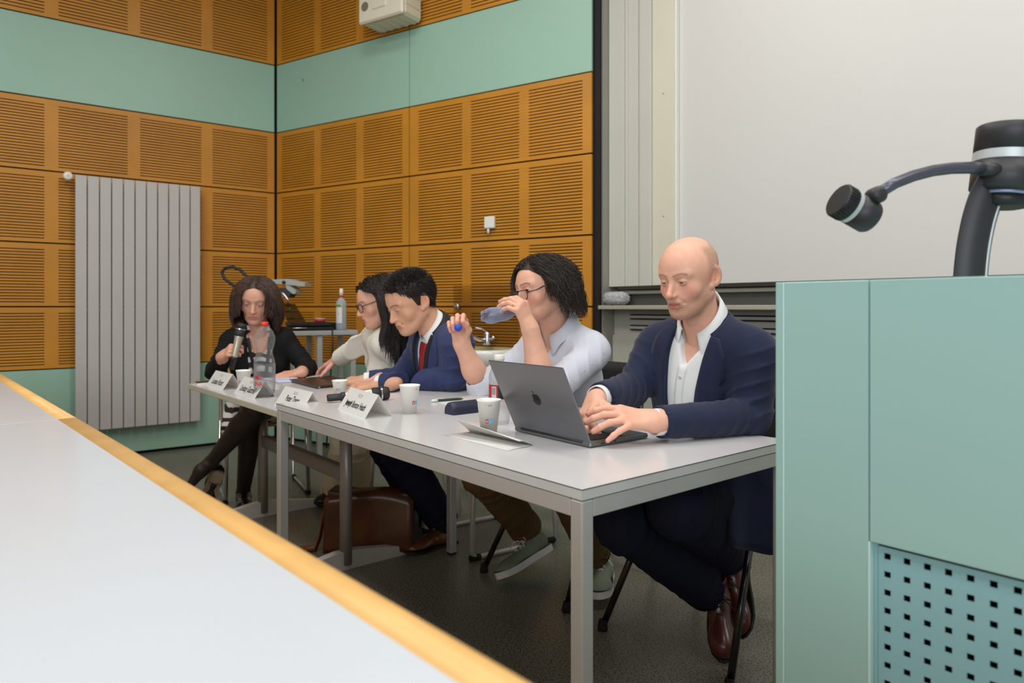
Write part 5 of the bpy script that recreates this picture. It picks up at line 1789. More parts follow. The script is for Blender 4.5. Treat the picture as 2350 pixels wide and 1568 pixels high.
nk.build('necklace', mat('gold', (206, 170, 100), .25, metal=.9, noise=(30, .03)), e_p)
for s_ in (-1, 1):
    MB().lathe([(0, -.004), (.004, 0), (0, .004)], hcE + RE @ V(s_ * .079, .0, -.044), None, 10).build('earring', mat('pearl', (226, 222, 214), .2, noise=(20, .02)), e_p)
seedE = rng.random(3000)
def bob(P, D, i):
    side = np.where(P[:, :1] < -.004, -1.0, 1.0)
    comb = np.concatenate([side * 1.0, np.full_like(side, .05), np.full_like(side, -.12)], 1)
    downl = V(0, 0, -1) @ RE
    fall = np.tile(downl, (len(P), 1)) + 0
    inward = np.concatenate([-side, .25 + 0 * side, 0 * side], 1) * (.45 if i > 9 else 0)
    k = min(1, i / 5.0)
    return D * .3 + comb * (1 - k) + fall * k + inward + rng.normal(size=P.shape) * .03
cand = vE[mkE(vE)]
rt = cand[rng.choice(len(cand), 3000, replace=False)]
SEs = scalp_sdf(pE, Ee['neck'], hcE, RE)
Hs = grow(SEs, rt, SEs.grad(rt), 14, .0128, bob, lift=.0015 + .006 * rng.random(len(rt)))
wz = np.clip((.086 - Hs[..., 2]) / .035, 0, 1) * (Hs[..., 1] > .02)
sgx = np.where(rt[:, :1] < -.004, -1.0, 1.0)
Hs[..., 0] = np.where(wz > 0, sgx * np.maximum(np.abs(Hs[..., 0]), .060 * wz ** .7), Hs[..., 0])
hair_obj(e_p, Hs, hcE, RE, (72, 50, 37), .0014, .0006, 1.04, var=.28)
# skirt, crossed legs in tights, pumps
knEL, anEL = W(588, 938, 3.42), W(484, 1062, 3.56)
knER, anER = W(580, 955, 3.66), W(558, 1132, 3.82)
hipL, hipR = Ee['hip'] + lE * .08 - V(0, 0, .02), Ee['hip'] - lE * .08 - V(0, 0, .02)
S = Sdf()
S.rc(hipL, knEL, .078, .060, k=.02); S.chain([knEL, lerp(knEL, anEL, .32), anEL], [.058, .056, .032], k=.02)
S.rc(hipR, knER, .078, .058, k=.02); S.chain([knER, lerp(knER, anER, .32), anER], [.058, .056, .034], k=.02)
S.chain([anEL, anEL + V(-.03, -.045, -.03), anEL + V(-.075, -.07, -.10)], [.034, .032, .020], k=.02)
S.chain([anER, anER + V(.01, -.03, -.03), anER + V(.05, -.12, -.045)], [.034, .030, .018], k=.02)
cloth('tights', S, M_tight, e_p, .005)
S = Sdf(); S.ell(Ee['hip'], (.17, .145, .12), k=0, R=RTE)
S.rc(hipR, lerp(hipR, knER, .62), .098, .090, k=.05, capb=True); S.rc(hipL, lerp(hipL, knEL, .66), .098, .088, k=.05, capb=True)
S.rc(lerp(hipR, knER, .3) + V(-.08, -.02, .0), lerp(hipR, knER, .55) + V(-.10, -.04, -.09), .055, .045, k=.05)
cloth('skirt', S, M_print, e_p, .006)
M_pump = mat('black_patent', (24, 22, 22), .25, noise=(20, .1), coat=.3)
shoe(e_p, anEL + V(.03, .02, -.055), V(-.40, .22, -.88), V(-.35, .9, .35), .235, M_pump, mat('tan_sole', (168, 150, 128), .8, noise=(20, .08)), 'oxford')
shoe(e_p, V(anER[0] - .02, anER[1] + .06, .014), V(.35, -.9, 0), UP, .235, M_pump, M_sole, 'oxford')
# ------------------------------------------------------------------ chairs
M_bseat = mat('black_seat', (30, 30, 31), .5, noise=(30, .08))
M_btube = mat('black_tube', (20, 20, 21), .25, noise=(30, .05), coat=.3)
M_ctube = mat('chair_chrome', (196, 196, 198), .2, metal=.9, noise=(20, .03))
M_wtube = mat('light_grey_tube', (186, 184, 180), .35, metal=.3, noise=(20, .03))

def chair(base, f, m_tube, m_seat, label, sh=.45, sled=False, back=True, splay=.03, r=.0115):
    """stacking chair: f points to the front"""
    f = unit(f); l = V(-f[1], f[0], 0)
    c = thing('stacking_chair', base, label, 'chair', 'stacking chairs at the panel tables')
    P = lambda x, y, z: np.asarray(base) + l * x + f * y + UP * z
    rows = []
    for i in range(9):
        v_ = -1 + 2 * i / 8
        rows.append([P(u_ * .205 * (1 - .06 * max(0, -v_)), v_ * .20, sh - .012 + .018 * u_ * u_ + .012 * v_ * v_ - (.02 * max(0, v_ - .6))) for u_ in np.linspace(-1, 1, 9)])
    MB().grid(rows, thick=V(0, 0, -.012)).build('seat', m_seat, c)
    rows = []
    for i in range(7):
        t = i / 6
        rows.append([P(u_ * .20, -.235 - .045 * t + .028 * (1 - u_ * u_) * -1 + .02, .62 + .24 * t) for u_ in np.linspace(-1, 1, 9)])
    MB().grid(rows, thick=f * .012).build('backrest', m_seat, c)
    for s in (-1, 1):
        if sled:
            MB().tube([P(s * .21, -.25, .80), P(s * .21, -.21, sh - .03), P(s * .21, .17, sh - .03), P(s * .215, .20, sh - .06), P(s * .225, .225, .035), P(s * .225, .20, .013), P(s * .225, -.22, .013), P(s * .22, -.24, .03), P(s * .212, -.20, sh - .03)], r, 10).build('side_frame', m_tube, c)
            for y in (.205, -.2):
                MB().tube([P(s * .225, y - .025, .0135), P(s * .225, y + .025, .0135)], .0135, 10).build('foot_cap', M_rubber, c)
        else:
            MB().tube([P(s * .19, .01, sh - .03), P(s * (.215 + splay), .205 + splay * .6, .012)], r, 12).build('leg', m_tube, c)
            MB().tube([P(s * .20, -.26, .82), P(s * .195, -.20, sh - .02), P(s * (.20 + splay), -.24 - splay * 1.6, .012)], r, 12).build('leg', m_tube, c)
            MB().tube([P(s * .19, .17, sh - .028), P(s * .195, -.20, sh - .028)], r * .9, 10).build('seat_rail', m_tube, c)
            for x_, y_ in ((s * (.215 + splay), .205 + splay * .6), (s * (.20 + splay), -.24 - splay * 1.6)):
                MB().lathe([(r * 1.5, 0), (r * 1.5, .012), (r * 1.1, .035)], P(x_, y_, 0), None, 12).build('foot_cap', M_rubber, c)
    MB().tube([P(-.185, .16, sh - .035), P(.185, .16, sh - .035)], r * .9, 10).build('cross_rail', m_tube, c)
    return c

chair(TP(1.19, .985), -E2, M_btube, M_bseat, 'black stacking chair under the bald person in the navy suit')
chair(TP(.52, .99), -E2, M_btube, M_bseat, 'black stacking chair under the person drinking water')
chair(C['hip'] * V(1, 1, 0) + V(.10, .05, 0), fC, M_wtube, M_bseat, 'grey sled-base chair under the person with the red tie', sled=True)
chair(Dd['hip'] * V(1, 1, 0), fD, M_wtube, M_bseat, 'grey sled-base chair under the person in the ivory blazer', sled=True)
cE = chair(Ee['hip'] * V(1, 1, 0), heading(-62), M_ctube, M_seatwood, 'beech plywood chair with chrome frame under the person in black', sled=True)

# ------------------------------------------------------------------ laptop
M_space = mat('space_grey_aluminium', (124, 124, 128), .36, metal=.75, noise=(20, .02))
M_keys = mat('black_keys', (24, 23, 24), .5, noise=(40, .1))
hl_, hr_ = V(.006, 2.02, 0), V(.199, 1.772, 0)
lx = unit(hr_ - hl_); ly = V(-lx[1], lx[0], 0)
lo_ = hr_ - lx * .3126
lp = thing('laptop', (lo_ + hr_) / 2 + ly * .11 + UP * ZT, 'open grey laptop in front of the bald person', 'laptop')
LPn = lambda x, y, z: lo_ + lx * x + ly * y + UP * (ZT + z)
base = MB()
base.box(LPn(.1563, .1105, .0085), (.3126, .221, .0125), (lx, ly, UP), .003); base.build('base', M_space, lp)
for x_, y_ in ((.03, .03), (.28, .03), (.03, .19), (.28, .19)):
    MB().lathe([(.008, 0), (.008, .003)], LPn(x_, y_, 0), None, 12).build('foot', M_rubber, lp)
MB().box(LPn(.1563, .085, .0149), (.276, .112, .0006), (lx, ly, UP)).build('keyboard_well', M_keys, lp)
kb = None
for r_ in range(6):
    nk_ = (14, 14, 14, 13, 12, 9)[r_]
    for k_ in range(nk_):
        w_ = .272 / nk_
        MB().box(LPn(.0205 + w_ * (k_ + .5), .036 + r_ * .0186, .0158), (w_ - .0026, .0160, .0014), (lx, ly, UP)).build('key', M_keys, lp)
MB().box(LPn(.1563, .181, .0149), (.13, .076, .0005), (lx, ly, UP)).build('trackpad', mat('trackpad_grey', (140, 140, 144), .3, metal=.6, noise=(20, .01)), lp)
for y_, w_ in ((.045, .014), (.072, .0075), (.090, .0075)):
    MB().box(LPn(.3126, y_, .0085), (.0012, w_, .0032), (lx, ly, UP)).build('port', M_black, lp)
al = math.radians(116)
ld = ly * math.cos(al) + UP * math.sin(al); ln_ = np.cross(lx, ld)      # lid direction and its inward normal
h0 = LPn(.1563, .004, .0125)
lid = MB(); lid.box(h0 + ld * .1105, (.3126, .221, .0042), (lx, ld, ln_), .0019); lidO = lid.build('lid', M_space, lp)
nin = unit(ln_ if np.dot(ln_, ly) > 0 else -ln_)
MB().box(h0 + ld * .1135 + nin * .0024, (.304, .205, .0006), (lx, ld, ln_)).build('screen', mat('dark_screen', (16, 16, 20), .1, noise=(5, .05)), lidO)
MB().tube([LPn(.03, .003, .012), LPn(.2826, .003, .012)], .0045, 10).build('hinge', M_black, lp)
# emblem on the lid: bitten fruit with leaf
def blob(cx, cy, rx, ry, n=28, a0=0, a1=360):
    return [(cx + rx * math.cos(math.radians(a)), cy + ry * math.sin(math.radians(a))) for a in np.linspace(a0, a1, n, endpoint=False)]
ap = []
for a in np.linspace(0, 360, 60, endpoint=False):
    t = math.radians(a)
    r_ = 1 - .10 * math.exp(-((a - 90) / 16) ** 2) - .05 * math.exp(-((a - 270) / 14) ** 2) + .06 * math.exp(-((a - 60) / 22) ** 2) + .06 * math.exp(-((a - 120) / 22) ** 2)
    x_, y_ = .0165 * r_ * math.cos(t), .0172 * r_ * math.sin(t)
    if (x_ - .0205) ** 2 + (y_ - .004) ** 2 < .0085 ** 2:
        dx, dy = x_ - .0205, y_ - .004; q_ = .0085 / math.hypot(dx, dy); x_, y_ = .0205 + dx * q_, .004 + dy * q_
    ap.append((x_, y_))
ec = h0 + ld * .112 - nin * .00215
em = MB()
em.prism([ec - lx * x_ + ld * y_ for x_, y_ in ap], -nin * .0004)
leaf = [(.001, .0195), (.003, .0245), (.008, .0275), (.0075, .0235), (.004, .0205)]
em.prism([ec - lx * x_ + ld * y_ for x_, y_ in leaf], -nin * .0004)
em.build('emblem', mat('dark_mirror', (58, 58, 62), .15, metal=.8, noise=(20, .02)), lidO)

# ------------------------------------------------------------------ cups
M_cup = mat('paper_cup_white', (247, 245, 237), .6, noise=(20, .01))
M_red = mat('print_red', (206, 44, 44), .6, noise=(30, .03))
M_cyan = mat('print_blue', (110, 184, 222), .6, noise=(30, .03))
M_greyp = mat('print_grey', (150, 146, 138), .6, noise=(80, .1))
def cup(pos, h, r0, r1, label, turn, mark=True):
    o = thing('paper_cup', pos, label, 'cup', 'white paper cups on the tables')
    MB().lathe([(0, .004), (r0 - .001, .004), (r0, 0), (r1, h - .003), (r1 + .002, h - .002), (r1 + .002, h + .001), (r1 - .0005, h + .001), (r1 - .001, h - .004), (r0 - .001, .006), (0, .006)], pos, None, 40, cap=False).build('cup_body', M_cup, o)
    def spot(a0, a1, z0, z1, m, name):
        rows = []
        for z in (z0, z1):
            r = r0 + (r1 - r0) * z / h + .0004
            rows.append([np.asarray(pos) + V(math.cos(a) * r, math.sin(a) * r, z) for a in np.linspace(a0, a1, 7)])
        MB().grid(rows).build(name, m, o)
    if mark:
        spot(turn, turn + .30, h * .34, h * .46, M_red, 'red_mark')
        spot(turn + .30, turn + .72, h * .34, h * .46, M_cyan, 'blue_mark')
        put_text('mark_text', 'c', .010, np.asarray(pos) + V(math.cos(turn + .15), math.sin(turn + .15), 0) * (r0 + (r1 - r0) * .4 + .0006) + UP * h * .405, V(-math.sin(turn + .15), math.cos(turn + .15), 0), UP, M_cup, o)
    spot(turn + .0, turn + .22, h * .875, h * .882, M_greyp, 'fill_line')
    put_text('fill_text', '0,3l' if h > .08 else '0,2l', .007, np.asarray(pos) + V(math.cos(turn + .42), math.sin(turn + .42), 0) * (r1 - .0012) + UP * h * .87, V(-math.sin(turn + .42), math.cos(turn + .42), 0), UP + V(math.cos(turn + .42), math.sin(turn + .42), 0) * -.1, M_greyp, o, offset=.0012)
    return o
cup(G(940, 949, ZT), .096, .0225, .0335, 'tall white paper cup standing alone beside the name card', math.radians(-62))
cup(G(1122, 995, ZT), .096, .0225, .0335, 'white paper cup in front of the laptop and clear bottle', math.radians(-108))
cup(G(780, 907, ZT2), .066, .0245, .0335, 'short white paper cup near the lying microphone', math.radians(-112))
cup(G(559, 893, ZT2), .090, .0235, .0345, 'white paper cup between the far name cards', math.radians(-120))

# ------------------------------------------------------------------ name cards
def translucent(m, k):
    """thin paper lets part of the light through"""
    nt = m.node_tree; b = nt.nodes['Principled BSDF']
    t = nt.nodes.new('ShaderNodeBsdfTranslucent'); t.inputs[0].default_value = (.86, .85, .82, 1)
    mx = nt.nodes.new('ShaderNodeMixShader'); mx.inputs[0].default_value = k
    nt.links.new(b.outputs[0], mx.inputs[1]); nt.links.new(t.outputs[0], mx.inputs[2])
    nt.links.new(mx.outputs[0], nt.nodes['Material Output'].inputs['Surface'])
translucent(M_paper, .35)
def name_card(left, direc, w, txt, label, size=.022, scribble=False, z=ZT, d=.095, h=.074, sq=.62, shift=0.0, lh=.36):
    L = np.asarray(left, float); X = unit(direc); N = V(-X[1], X[0], 0)          # N goes to the back
    o = thing('name_card', L + X * w / 2 + N * d / 2, label, 'name card', 'folded name cards on the tables')
    a, b, r1 = L, L + X * w, L + N * d / 2 + UP * h
    r2 = b + N * d / 2 + UP * h; c, e = L + N * d, b + N * d
    up = unit(r1 - a); nf = np.cross(X, up)
    mb = MB(); mb.prism([a, b, r2, r1], -nf * .0006 if np.dot(nf, N) < 0 else nf * .0006); mb.build('front_leaf', M_paper, o)
    up2 = unit(r1 - c); nb_ = np.cross(X, up2)
    mb = MB(); mb.prism([c, e, r2, r1], -nb_ * .0006 if np.dot(nb_, N) > 0 else nb_ * .0006); mb.build('back_leaf', M_paper, o)
    L_ = np.linalg.norm(r1 - a)
    put_text('lettering', txt, size, lerp(a, b, .5 + shift) + up * L_ * lh, X, up, M_ink, o, sq, .0006)
    lg = MB()
    cpt = lerp(a, b, .50) + up * L_ * .76 - nf * -.0006
    lg.box(cpt - X * .017, (.007, .010, .0003), (X, up, nf)); lg.box(cpt - X * .017 + up * .007, (.003, .004, .0003), (X, up, nf))
    for k_, w_ in ((.004, .026), (-.003, .026)):
        lg.box(cpt + X * .004 + up * k_, (w_, .0028, .0003), (X, up, nf))
    lg.build('crest', M_inkg, o)
    if scribble:
        sb = MB()
        for k_ in range(9):
            x0_ = .29 + shift * 0 - k_ * .0
            p0 = lerp(a, b, .16 + .021 * k_) + up * L_ * (.44 if k_ % 2 else .30) + nf * .0008
            p1 = lerp(a, b, .17 + .021 * (k_ + 1)) + up * L_ * (.30 if k_ % 2 else .44) + nf * .0008
            sb.tube([p0, p1], .0012, 6)
        sb.build('crossing_out', M_ink, o)
    return o
cl = G(775, 938, ZT)
name_card(cl, G(836, 961, ZT) - cl, .268, 'Joseph Benton Heath', 'white name card with a crossed-out first name at the table front', .033, True, sq=.66)
cl = G(629, 930, ZT2)
name_card(cl, E1, .268, 'Peter Tzeng', 'white name card beside the big bottle, partly behind the long table', .036, sq=.72, lh=.46)
cl = G(537, 902, ZT2)
name_card(cl, E1, .268, 'Lindsay Gastrell', 'white name card half hidden behind the big water bottle', .040, sq=.72)
cl = G(473, 885, ZT2)
name_card(cl, E1, .262, 'Luciana Ricart', 'white name card at the far left end of the lower table', .040, sq=.72)
# turned-over blank card lying half open
fd = [(V(-.187, 1.953, ZT), V(-.011, 1.740, ZT)), (V(-.122, 2.007, ZT), V(.054, 1.811, ZT))]
bc = thing('blank_card', (fd[0][0] + fd[1][1]) / 2, 'blank folded white card lying half open in front of the cup', 'card')
low = [[lerp(fd[0][0], fd[0][1], t) * (1 - s) + lerp(fd[1][0], fd[1][1], t) * s + UP * (.0008 + .003 * s * (1 - s)) for t in np.linspace(0, 1, 9)] for s in np.linspace(0, 1, 6)]
MB().grid(low, thick=UP * .0006).build('lower_leaf', M_paper, bc)
top = [[lerp(fd[1][0], fd[1][1], t) + (V(-.055, -.057, .053) * (1 - .35 * t) + V(0, 0, -.018 * t)) * s + UP * (.0015 + .010 * math.sin(math.pi * s) * .5) for t in np.linspace(0, 1, 9)] for s in np.linspace(0, 1, 6)]
MB().grid(top, thick=UP * .0006).build('upper_leaf', M_paper, bc)

# ------------------------------------------------------------------ bottles
M_pet = glassy('clear_pet', (236, 240, 242), .10, .04, body=.4)
M_petb = glassy('blue_pet', (190, 206, 236), .22, .05, body=.75)
M_water = glassy('water', (232, 238, 240), .04, .02, 1.33)
def bottle(pos, ax, prof, capm, label, name='water_bottle', pet=None, cap=True, caph=.018, group=None, feet=True, level=None):
    o = thing(name, pos, label, 'bottle', group)
    X, Y, Z = ax
    n = 40
    rows = []
    for r, h in prof:
        row = []
        for k in range(n + 1):
            a = 2 * math.pi * k / n
            q = 1 - (.16 * max(0, 1 - h / .03) * (0.5 + .5 * math.cos(5 * a)) if feet and h < .03 else 0)
            row.append(np.asarray(pos) + X * math.cos(a) * r * q + Y * math.sin(a) * r * q + Z * (h + (.006 * (0.5 + .5 * math.cos(5 * a)) if feet and h < .012 else 0)))
        rows.append(row)
    MB().grid(rows).build('bottle_body', pet or M_pet, o)
    if level:
        wp = [(max(r - .0015, .001), h) for r, h in prof if h <= level]
        wp += [(wp[-1][0], level), (0, level)]
        MB().lathe(wp, pos, ax, 32, cap=False).build('water', M_water, o)
    rt_, ht_ = prof[-1]
    if cap:
        cm_ = MB().lathe([(rt_ + .003, -.006), (rt_ + .0035, 0), (rt_ + .0035, caph - .008), (rt_ + .002, caph - .006), (0, caph - .006)], np.asarray(pos) + Z * (ht_ - .004), ax, 28); cm_.build('cap', capm, o)
    return o
bpos = G(607, 911, ZT2)
prof15 = [(.030, .0), (.040, .006), (.0445, .022), (.0455, .05), (.0455, .118), (.0455, .145), (.044, .158), (.038, .178), (.0345, .192), (.035, .204), (.040, .222), (.0445, .242), (.0455, .256), (.044, .268), (.036, .288), (.024, .304), (.0145, .313), (.0135, .322)]
bb = bottle(bpos, axes(V(1, 0, 0)), prof15, mat('red_cap', (232, 52, 38), .4, noise=(20, .03)), 'big clear water bottle with red cap on the lower table', level=.196)
lm = MB()
for a0, a1, z0, z1, k_ in ((-2.35, .2, .045, .148, 0),):
    lm.grid([[bpos + V(math.cos(a), math.sin(a), 0) * .0462 + UP * z for a in np.linspace(a0, a1, 17)] for z in (z0, z1)])
lm.build('label', glassy('label_film', (226, 226, 226), .12, .2, body=.8), bb)
def curved_text(name, s, size, pos, r, ang, z, m, parent, squeeze=.8):
    me = text_mesh(s, size)
    n = len(me.vertices); co = np.zeros(n * 3); me.vertices.foreach_get('co', co); co = co.reshape(-1, 3)
    a = ang + co[:, 0] * squeeze / r
    new = np.stack([pos[0] + np.cos(a) * r, pos[1] + np.sin(a) * r, pos[2] + z + co[:, 1]], 1)
    me.vertices.foreach_set('co', new.ravel()); me.materials.clear(); me.materials.append(m); me.update()
    return link(name, me, parent)
M_redt = mat('label_red', (206, 36, 40), .5, noise=(20, .05))
curved_text('label_text', 'BBS', .026, bpos, .0470, -1.86, .087, M_redt, bb, .75)
curved_text('label_text', 'INA', .026, bpos, .0470, -1.84, .061, M_redt, bb, .85)
b2 = G(1146, 972, ZT)
prof5 = [(.026, 0), (.031, .005), (.0325, .02), (.0315, .026), (.0325, .032), (.0315, .040), (.0325, .048), (.0315, .056), (.0325, .064), (.0325, .075), (.0325, .125), (.0315, .132), (.0325, .14), (.031, .155), (.024, .175), (.014, .19), (.0125, .205)]
b2o = bottle(b2, axes(V(1, 0, 0)), prof5, M_white, 'clear water bottle with red label behind the laptop', feet=False)
def wrap(parent, pos, r, a0, a1, z0, z1, m, name):
    MB().grid([[np.asarray(pos) + V(math.cos(a), math.sin(a), 0) * r + UP * z for a in np.linspace(a0, a1, 21)] for z in (z0, z1)]).build(name, m, parent)
wrap(b2o, b2, .0329, -3.0, .0, .078, .122, mat('label_crimson', (176, 40, 48), .45, noise=(20, .08)), 'label')
wrap(b2o, b2, .0332, -2.35, -1.85, .083, .117, M_paper, 'bar_code_field')
wrap(b2o, b2, .0332, -1.70, -.6, .081, .119, mat('label_black', (36, 32, 34), .45, noise=(20, .08)), 'label_panel')
for k_ in range(9):
    wrap(b2o, b2, .0334, -2.30 + k_ * .047, -2.30 + k_ * .047 + (.014 if k_ % 3 else .026), .092, .114, M_ink, 'bar')
# small bottle at the drinker's mouth
mouth = hcB + RB @ V(.0, .112, -.073)
bend = W(1112, 727, 2.36)
bz = unit(bend - mouth)
prof_s = [(.0105, .0), (.0115, .012), (.0125, .022), (.0185, .040), (.0255, .060), (.0275, .078), (.0265, .098), (.0275, .118), (.0285, .140), (.0275, .156), (.0255, .166), (.014, .172)]
Lb = np.linalg.norm(bend - mouth)
sb = thing('drinking_bottle', mouth + bz * Lb / 2, 'small bluish bottle held to the mouth of the drinking person', 'bottle')
sax_ = axes(np.cross(bz, UP), bz)
rows = []
for r, h in prof_s:
    hh = h / .172 * Lb
    rows.append([mouth + bz * (hh - (.016 * (0.5 + .5 * math.cos(5 * a)) if r == .014 else 0)) + (sax_[0] * math.cos(a) + sax_[1] * math.sin(a)) * r * (1 - (.22 * (0.5 + .5 * math.cos(5 * a)) if h > .15 else 0)) for a in np.linspace(0, 2 * math.pi, 41)])
MB().grid(rows).build('bottle_body', M_petb, sb)
MB().lathe([(.0130, .006), (.0135, .012), (.0130, .02)], mouth, sax_, 20, cap=False).build('neck_ring', mat('blue_plastic', (44, 70, 180), .35, noise=(20, .03)), sb)
cpz = capB
co_ = thing('bottle_cap', cpz, 'round blue bottle cap held between the fingers', 'bottle cap')
ca_ = axes(V(1, 0, 0), V(.0, -1, .05))
MB().lathe([(.0135, -.012), (.0145, -.010), (.0145, .002), (.013, .004), (0, .0045)], cpz, ca_, 28).build('cap_shell', MATS['blue_plastic'], co_)
rb_ = MB()
for k_ in range(28):
    a = 2 * math.pi * k_ / 28; d_ = ca_[0] * math.cos(a) + ca_[1] * math.sin(a)
    rb_.box(cpz + d_ * .0146 - ca_[2] * .004, (.0014, .0014, .010), axes(np.cross(ca_[2], d_), ca_[2]))
rb_.build('cap_ribs', MATS['blue_plastic'], co_, kind='stuff')

# ------------------------------------------------------------------ microphones
M_champ = mat('champagne_metal', (206, 200, 178), .3, metal=.7, noise=(20, .02))
M_mesh = mat('black_grille', (30, 30, 31), .5, noise=(300, .3), bump=(600, .6))
def microphone(p0, p1, label, L=.26, side=UP, rest=None):
    d = unit(np.asarray(p1) - np.asarray(p0)); ax = axes(np.cross(d, side), d)
    o = thing('microphone', rest if rest is not None else p0, label, 'microphone', 'handheld microphones')
    p0 = np.asarray(p0, float)
    MB().lathe([(0, 0), (.012, .001), (.0135, .006), (.0135, .05), (.0165, .052), (.0175, .056), (.0175, .066), (.016, .068)], p0, ax, 28).build('tail', M_black, o)
    MB().lathe([(.0165, .066), (.0172, .072), (.0185, .13), (.022, L - .072), (.023, L - .066)], p0, ax, 28).build('handle', M_champ, o)
    MB().lathe([(.0238, L - .068), (.0255, L - .060), (.0260, L - .030)], p0, ax, 28).build('grille_base', M_mesh, o)
    MB().lathe([(.0266, L - .034), (.0268, L - .028)], p0, ax, 28, cap=False).build('ring', M_chrome, o)
    MB().lathe([(.0260, L - .030), (.0258, L - .012), (.0235, L - .003), (.018, L), (0, L)], p0, ax, 28).build('grille', M_mesh, o)
    return o
m0 = G(750, 925, ZT) + UP * .0178; m1 = G(893, 918, ZT) + UP * .027
microphone(m0, m1, 'champagne microphone lying behind the crossed-out name card', np.linalg.norm(m1 - m0), rest=(m0 + m1) / 2 * V(1, 1, 0) + UP * ZT)
microphone(mic0, mic1, 'champagne microphone held up by the person in black', .245)

# ------------------------------------------------------------------ small things on the tables
M_case = mat('navy_leatherette', (32, 38, 60), .5, noise=(60, .08), bump=(500, .15))
g0, g1 = V(-.212, 2.335, ZT), V(-.088, 2.437, ZT)
gd = unit(g1 - g0); gn = V(-gd[1], gd[0], 0)
gc = thing('glasses_case', (g0 + g1) / 2, 'dark navy rounded glasses case behind the cup', 'glasses case')
sec = [(-.028, .0), (-.029, .018), (-.024, .032), (-.012, .040), (.002, .041), (.016, .036), (.026, .024), (.029, .010), (.028, 0)]
rows = []
for t, s in ((0, .86), (.006, .98), (.02, 1.0), (.152, 1.0), (.164, .98), (.17, .86)):
    rows.append([g0 + gd * t * .94 + gn * y * s + UP * (z * s + .0006) for y, z in sec + sec[:1]])
mb = MB(); mb.grid(rows, smooth=True)
n_ = len(sec)
mb.add([r for r in rows[0][:-1]], [tuple(range(n_))]); mb.add([r for r in rows[-1][:-1]], [tuple(reversed(range(n_)))])
mb.build('case_body', M_case, gc)
MB().tube([g0 + gd * t + gn * -.0292 + UP * .017 for t in (0, .16)], .0008, 6).build('lid_seam', M_ink, gc)
def sheet(corners, label, name='paper_sheet', m=M_paper, dz=.001, cat='paper', curl=0.0, th=.0004, group=None):
    c = [np.asarray(p, float) for p in corners]
    rows = []
    for s in np.linspace(0, 1, 7):
        rows.append([lerp(lerp(c[0], c[1], t), lerp(c[3], c[2], t), s) + UP * (dz + curl * s * s * t) for t in np.linspace(0, 1, 7)])
    return MB().grid(rows, thick=UP * -th).build(name, m, label=label, cat=cat, group=group)
sheet([G(1000, 925, ZT), G(1092, 903, ZT), G(1150, 915, ZT), G(1062, 941, ZT)], 'white paper sheet under the pen and glasses case', dz=.0012, curl=.004)
pa, pb = G(990, 924, ZT) + UP * .0062, G(1063, 919, ZT) + UP * .0062
pn = thing('ballpoint_pen', lerp(pa, pb, .5) * V(1, 1, 0) + UP * ZT, 'dark green ballpoint pen with white clip on the paper', 'pen')
pd_ = unit(pb - pa)
MB().tube([lerp(pa, pb, t) for t in (.18, .22, .85, .95, 1.0)], [.0042, .0050, .0050, .0034, .001], 12).build('barrel', mat('dark_green_plastic', (40, 66, 60), .3, noise=(20, .05)), pn)
MB().tube([lerp(pa, pb, t) for t in (0, .04, .19)], [.0036, .0048, .0050], 12).build('push_end', M_white, pn)
MB().box(lerp(pa, pb, .26) + UP * .0062, (.036, .004, .0016), axes(pd_), .0005).build('clip', M_white, pn)
# closed tablet folder
M_leaf = mat('dark_brown_folder', (62, 46, 34), .35, noise=(12, .12))
tq = [G(727, 893, ZT2), G(664, 877, ZT2), G(757, 868, ZT2), G(822, 884, ZT2)]
tf = thing('tablet_folder', np.mean(tq, 0), 'dark brown closed tablet folder on the lower table', 'folder')
MB().prism([p + UP * .0005 for p in tq], UP * .006).build('lower_cover', M_black, tf)
MB().prism([p + UP * .0065 for p in tq], UP * .008).build('upper_cover', M_leaf, tf)
cq = unit(tq[3] - tq[0])
MB().box(tq[0] + cq * .012 + UP * .0075 + unit(tq[0] - tq[1]) * .001, (.012, .002, .008), axes(cq)).build('clasp', M_chrome, tf)
# papers near the speaker
sheet([G(690, 877, ZT2), G(640, 880, ZT2), G(600, 872, ZT2), G(676, 866.5, ZT2)], 'stack of papers with lilac edge under the resting hand', 'paper_stack', mat('lilac_paper', (206, 206, 230), .7, noise=(20, .02)), .010, 'papers', 0, .009)
sheet([G(770, 868.5, ZT2), G(706, 873, ZT2), G(700, 864.5, ZT2), G(735, 863, ZT2)], 'white papers under the outstretched hand', dz=.004, cat='papers', th=.003)
sheet([G(640, 895, ZT2), G(520, 884, ZT2), G(530, 876, ZT2), G(648, 882, ZT2)], 'white paper sheet behind the far name cards', dz=.0012)
ph = [G(452, 884.5, ZT2), G(448, 881.5, ZT2), G(484, 878, ZT2), G(492, 881, ZT2)]
pho = thing('smartphone', np.mean(ph, 0), 'white phone in a dark case at the far table corner', 'phone')
MB().prism([p + UP * .0005 for p in ph], UP * .009).build('phone_body', M_white, pho)
MB().prism([lerp(p, np.mean(ph, 0), -.03) + UP * .0096 for p in ph], UP * .003).build('case_cover', mat('case_brown', (70, 48, 34), .6, noise=(20, .1)), pho)

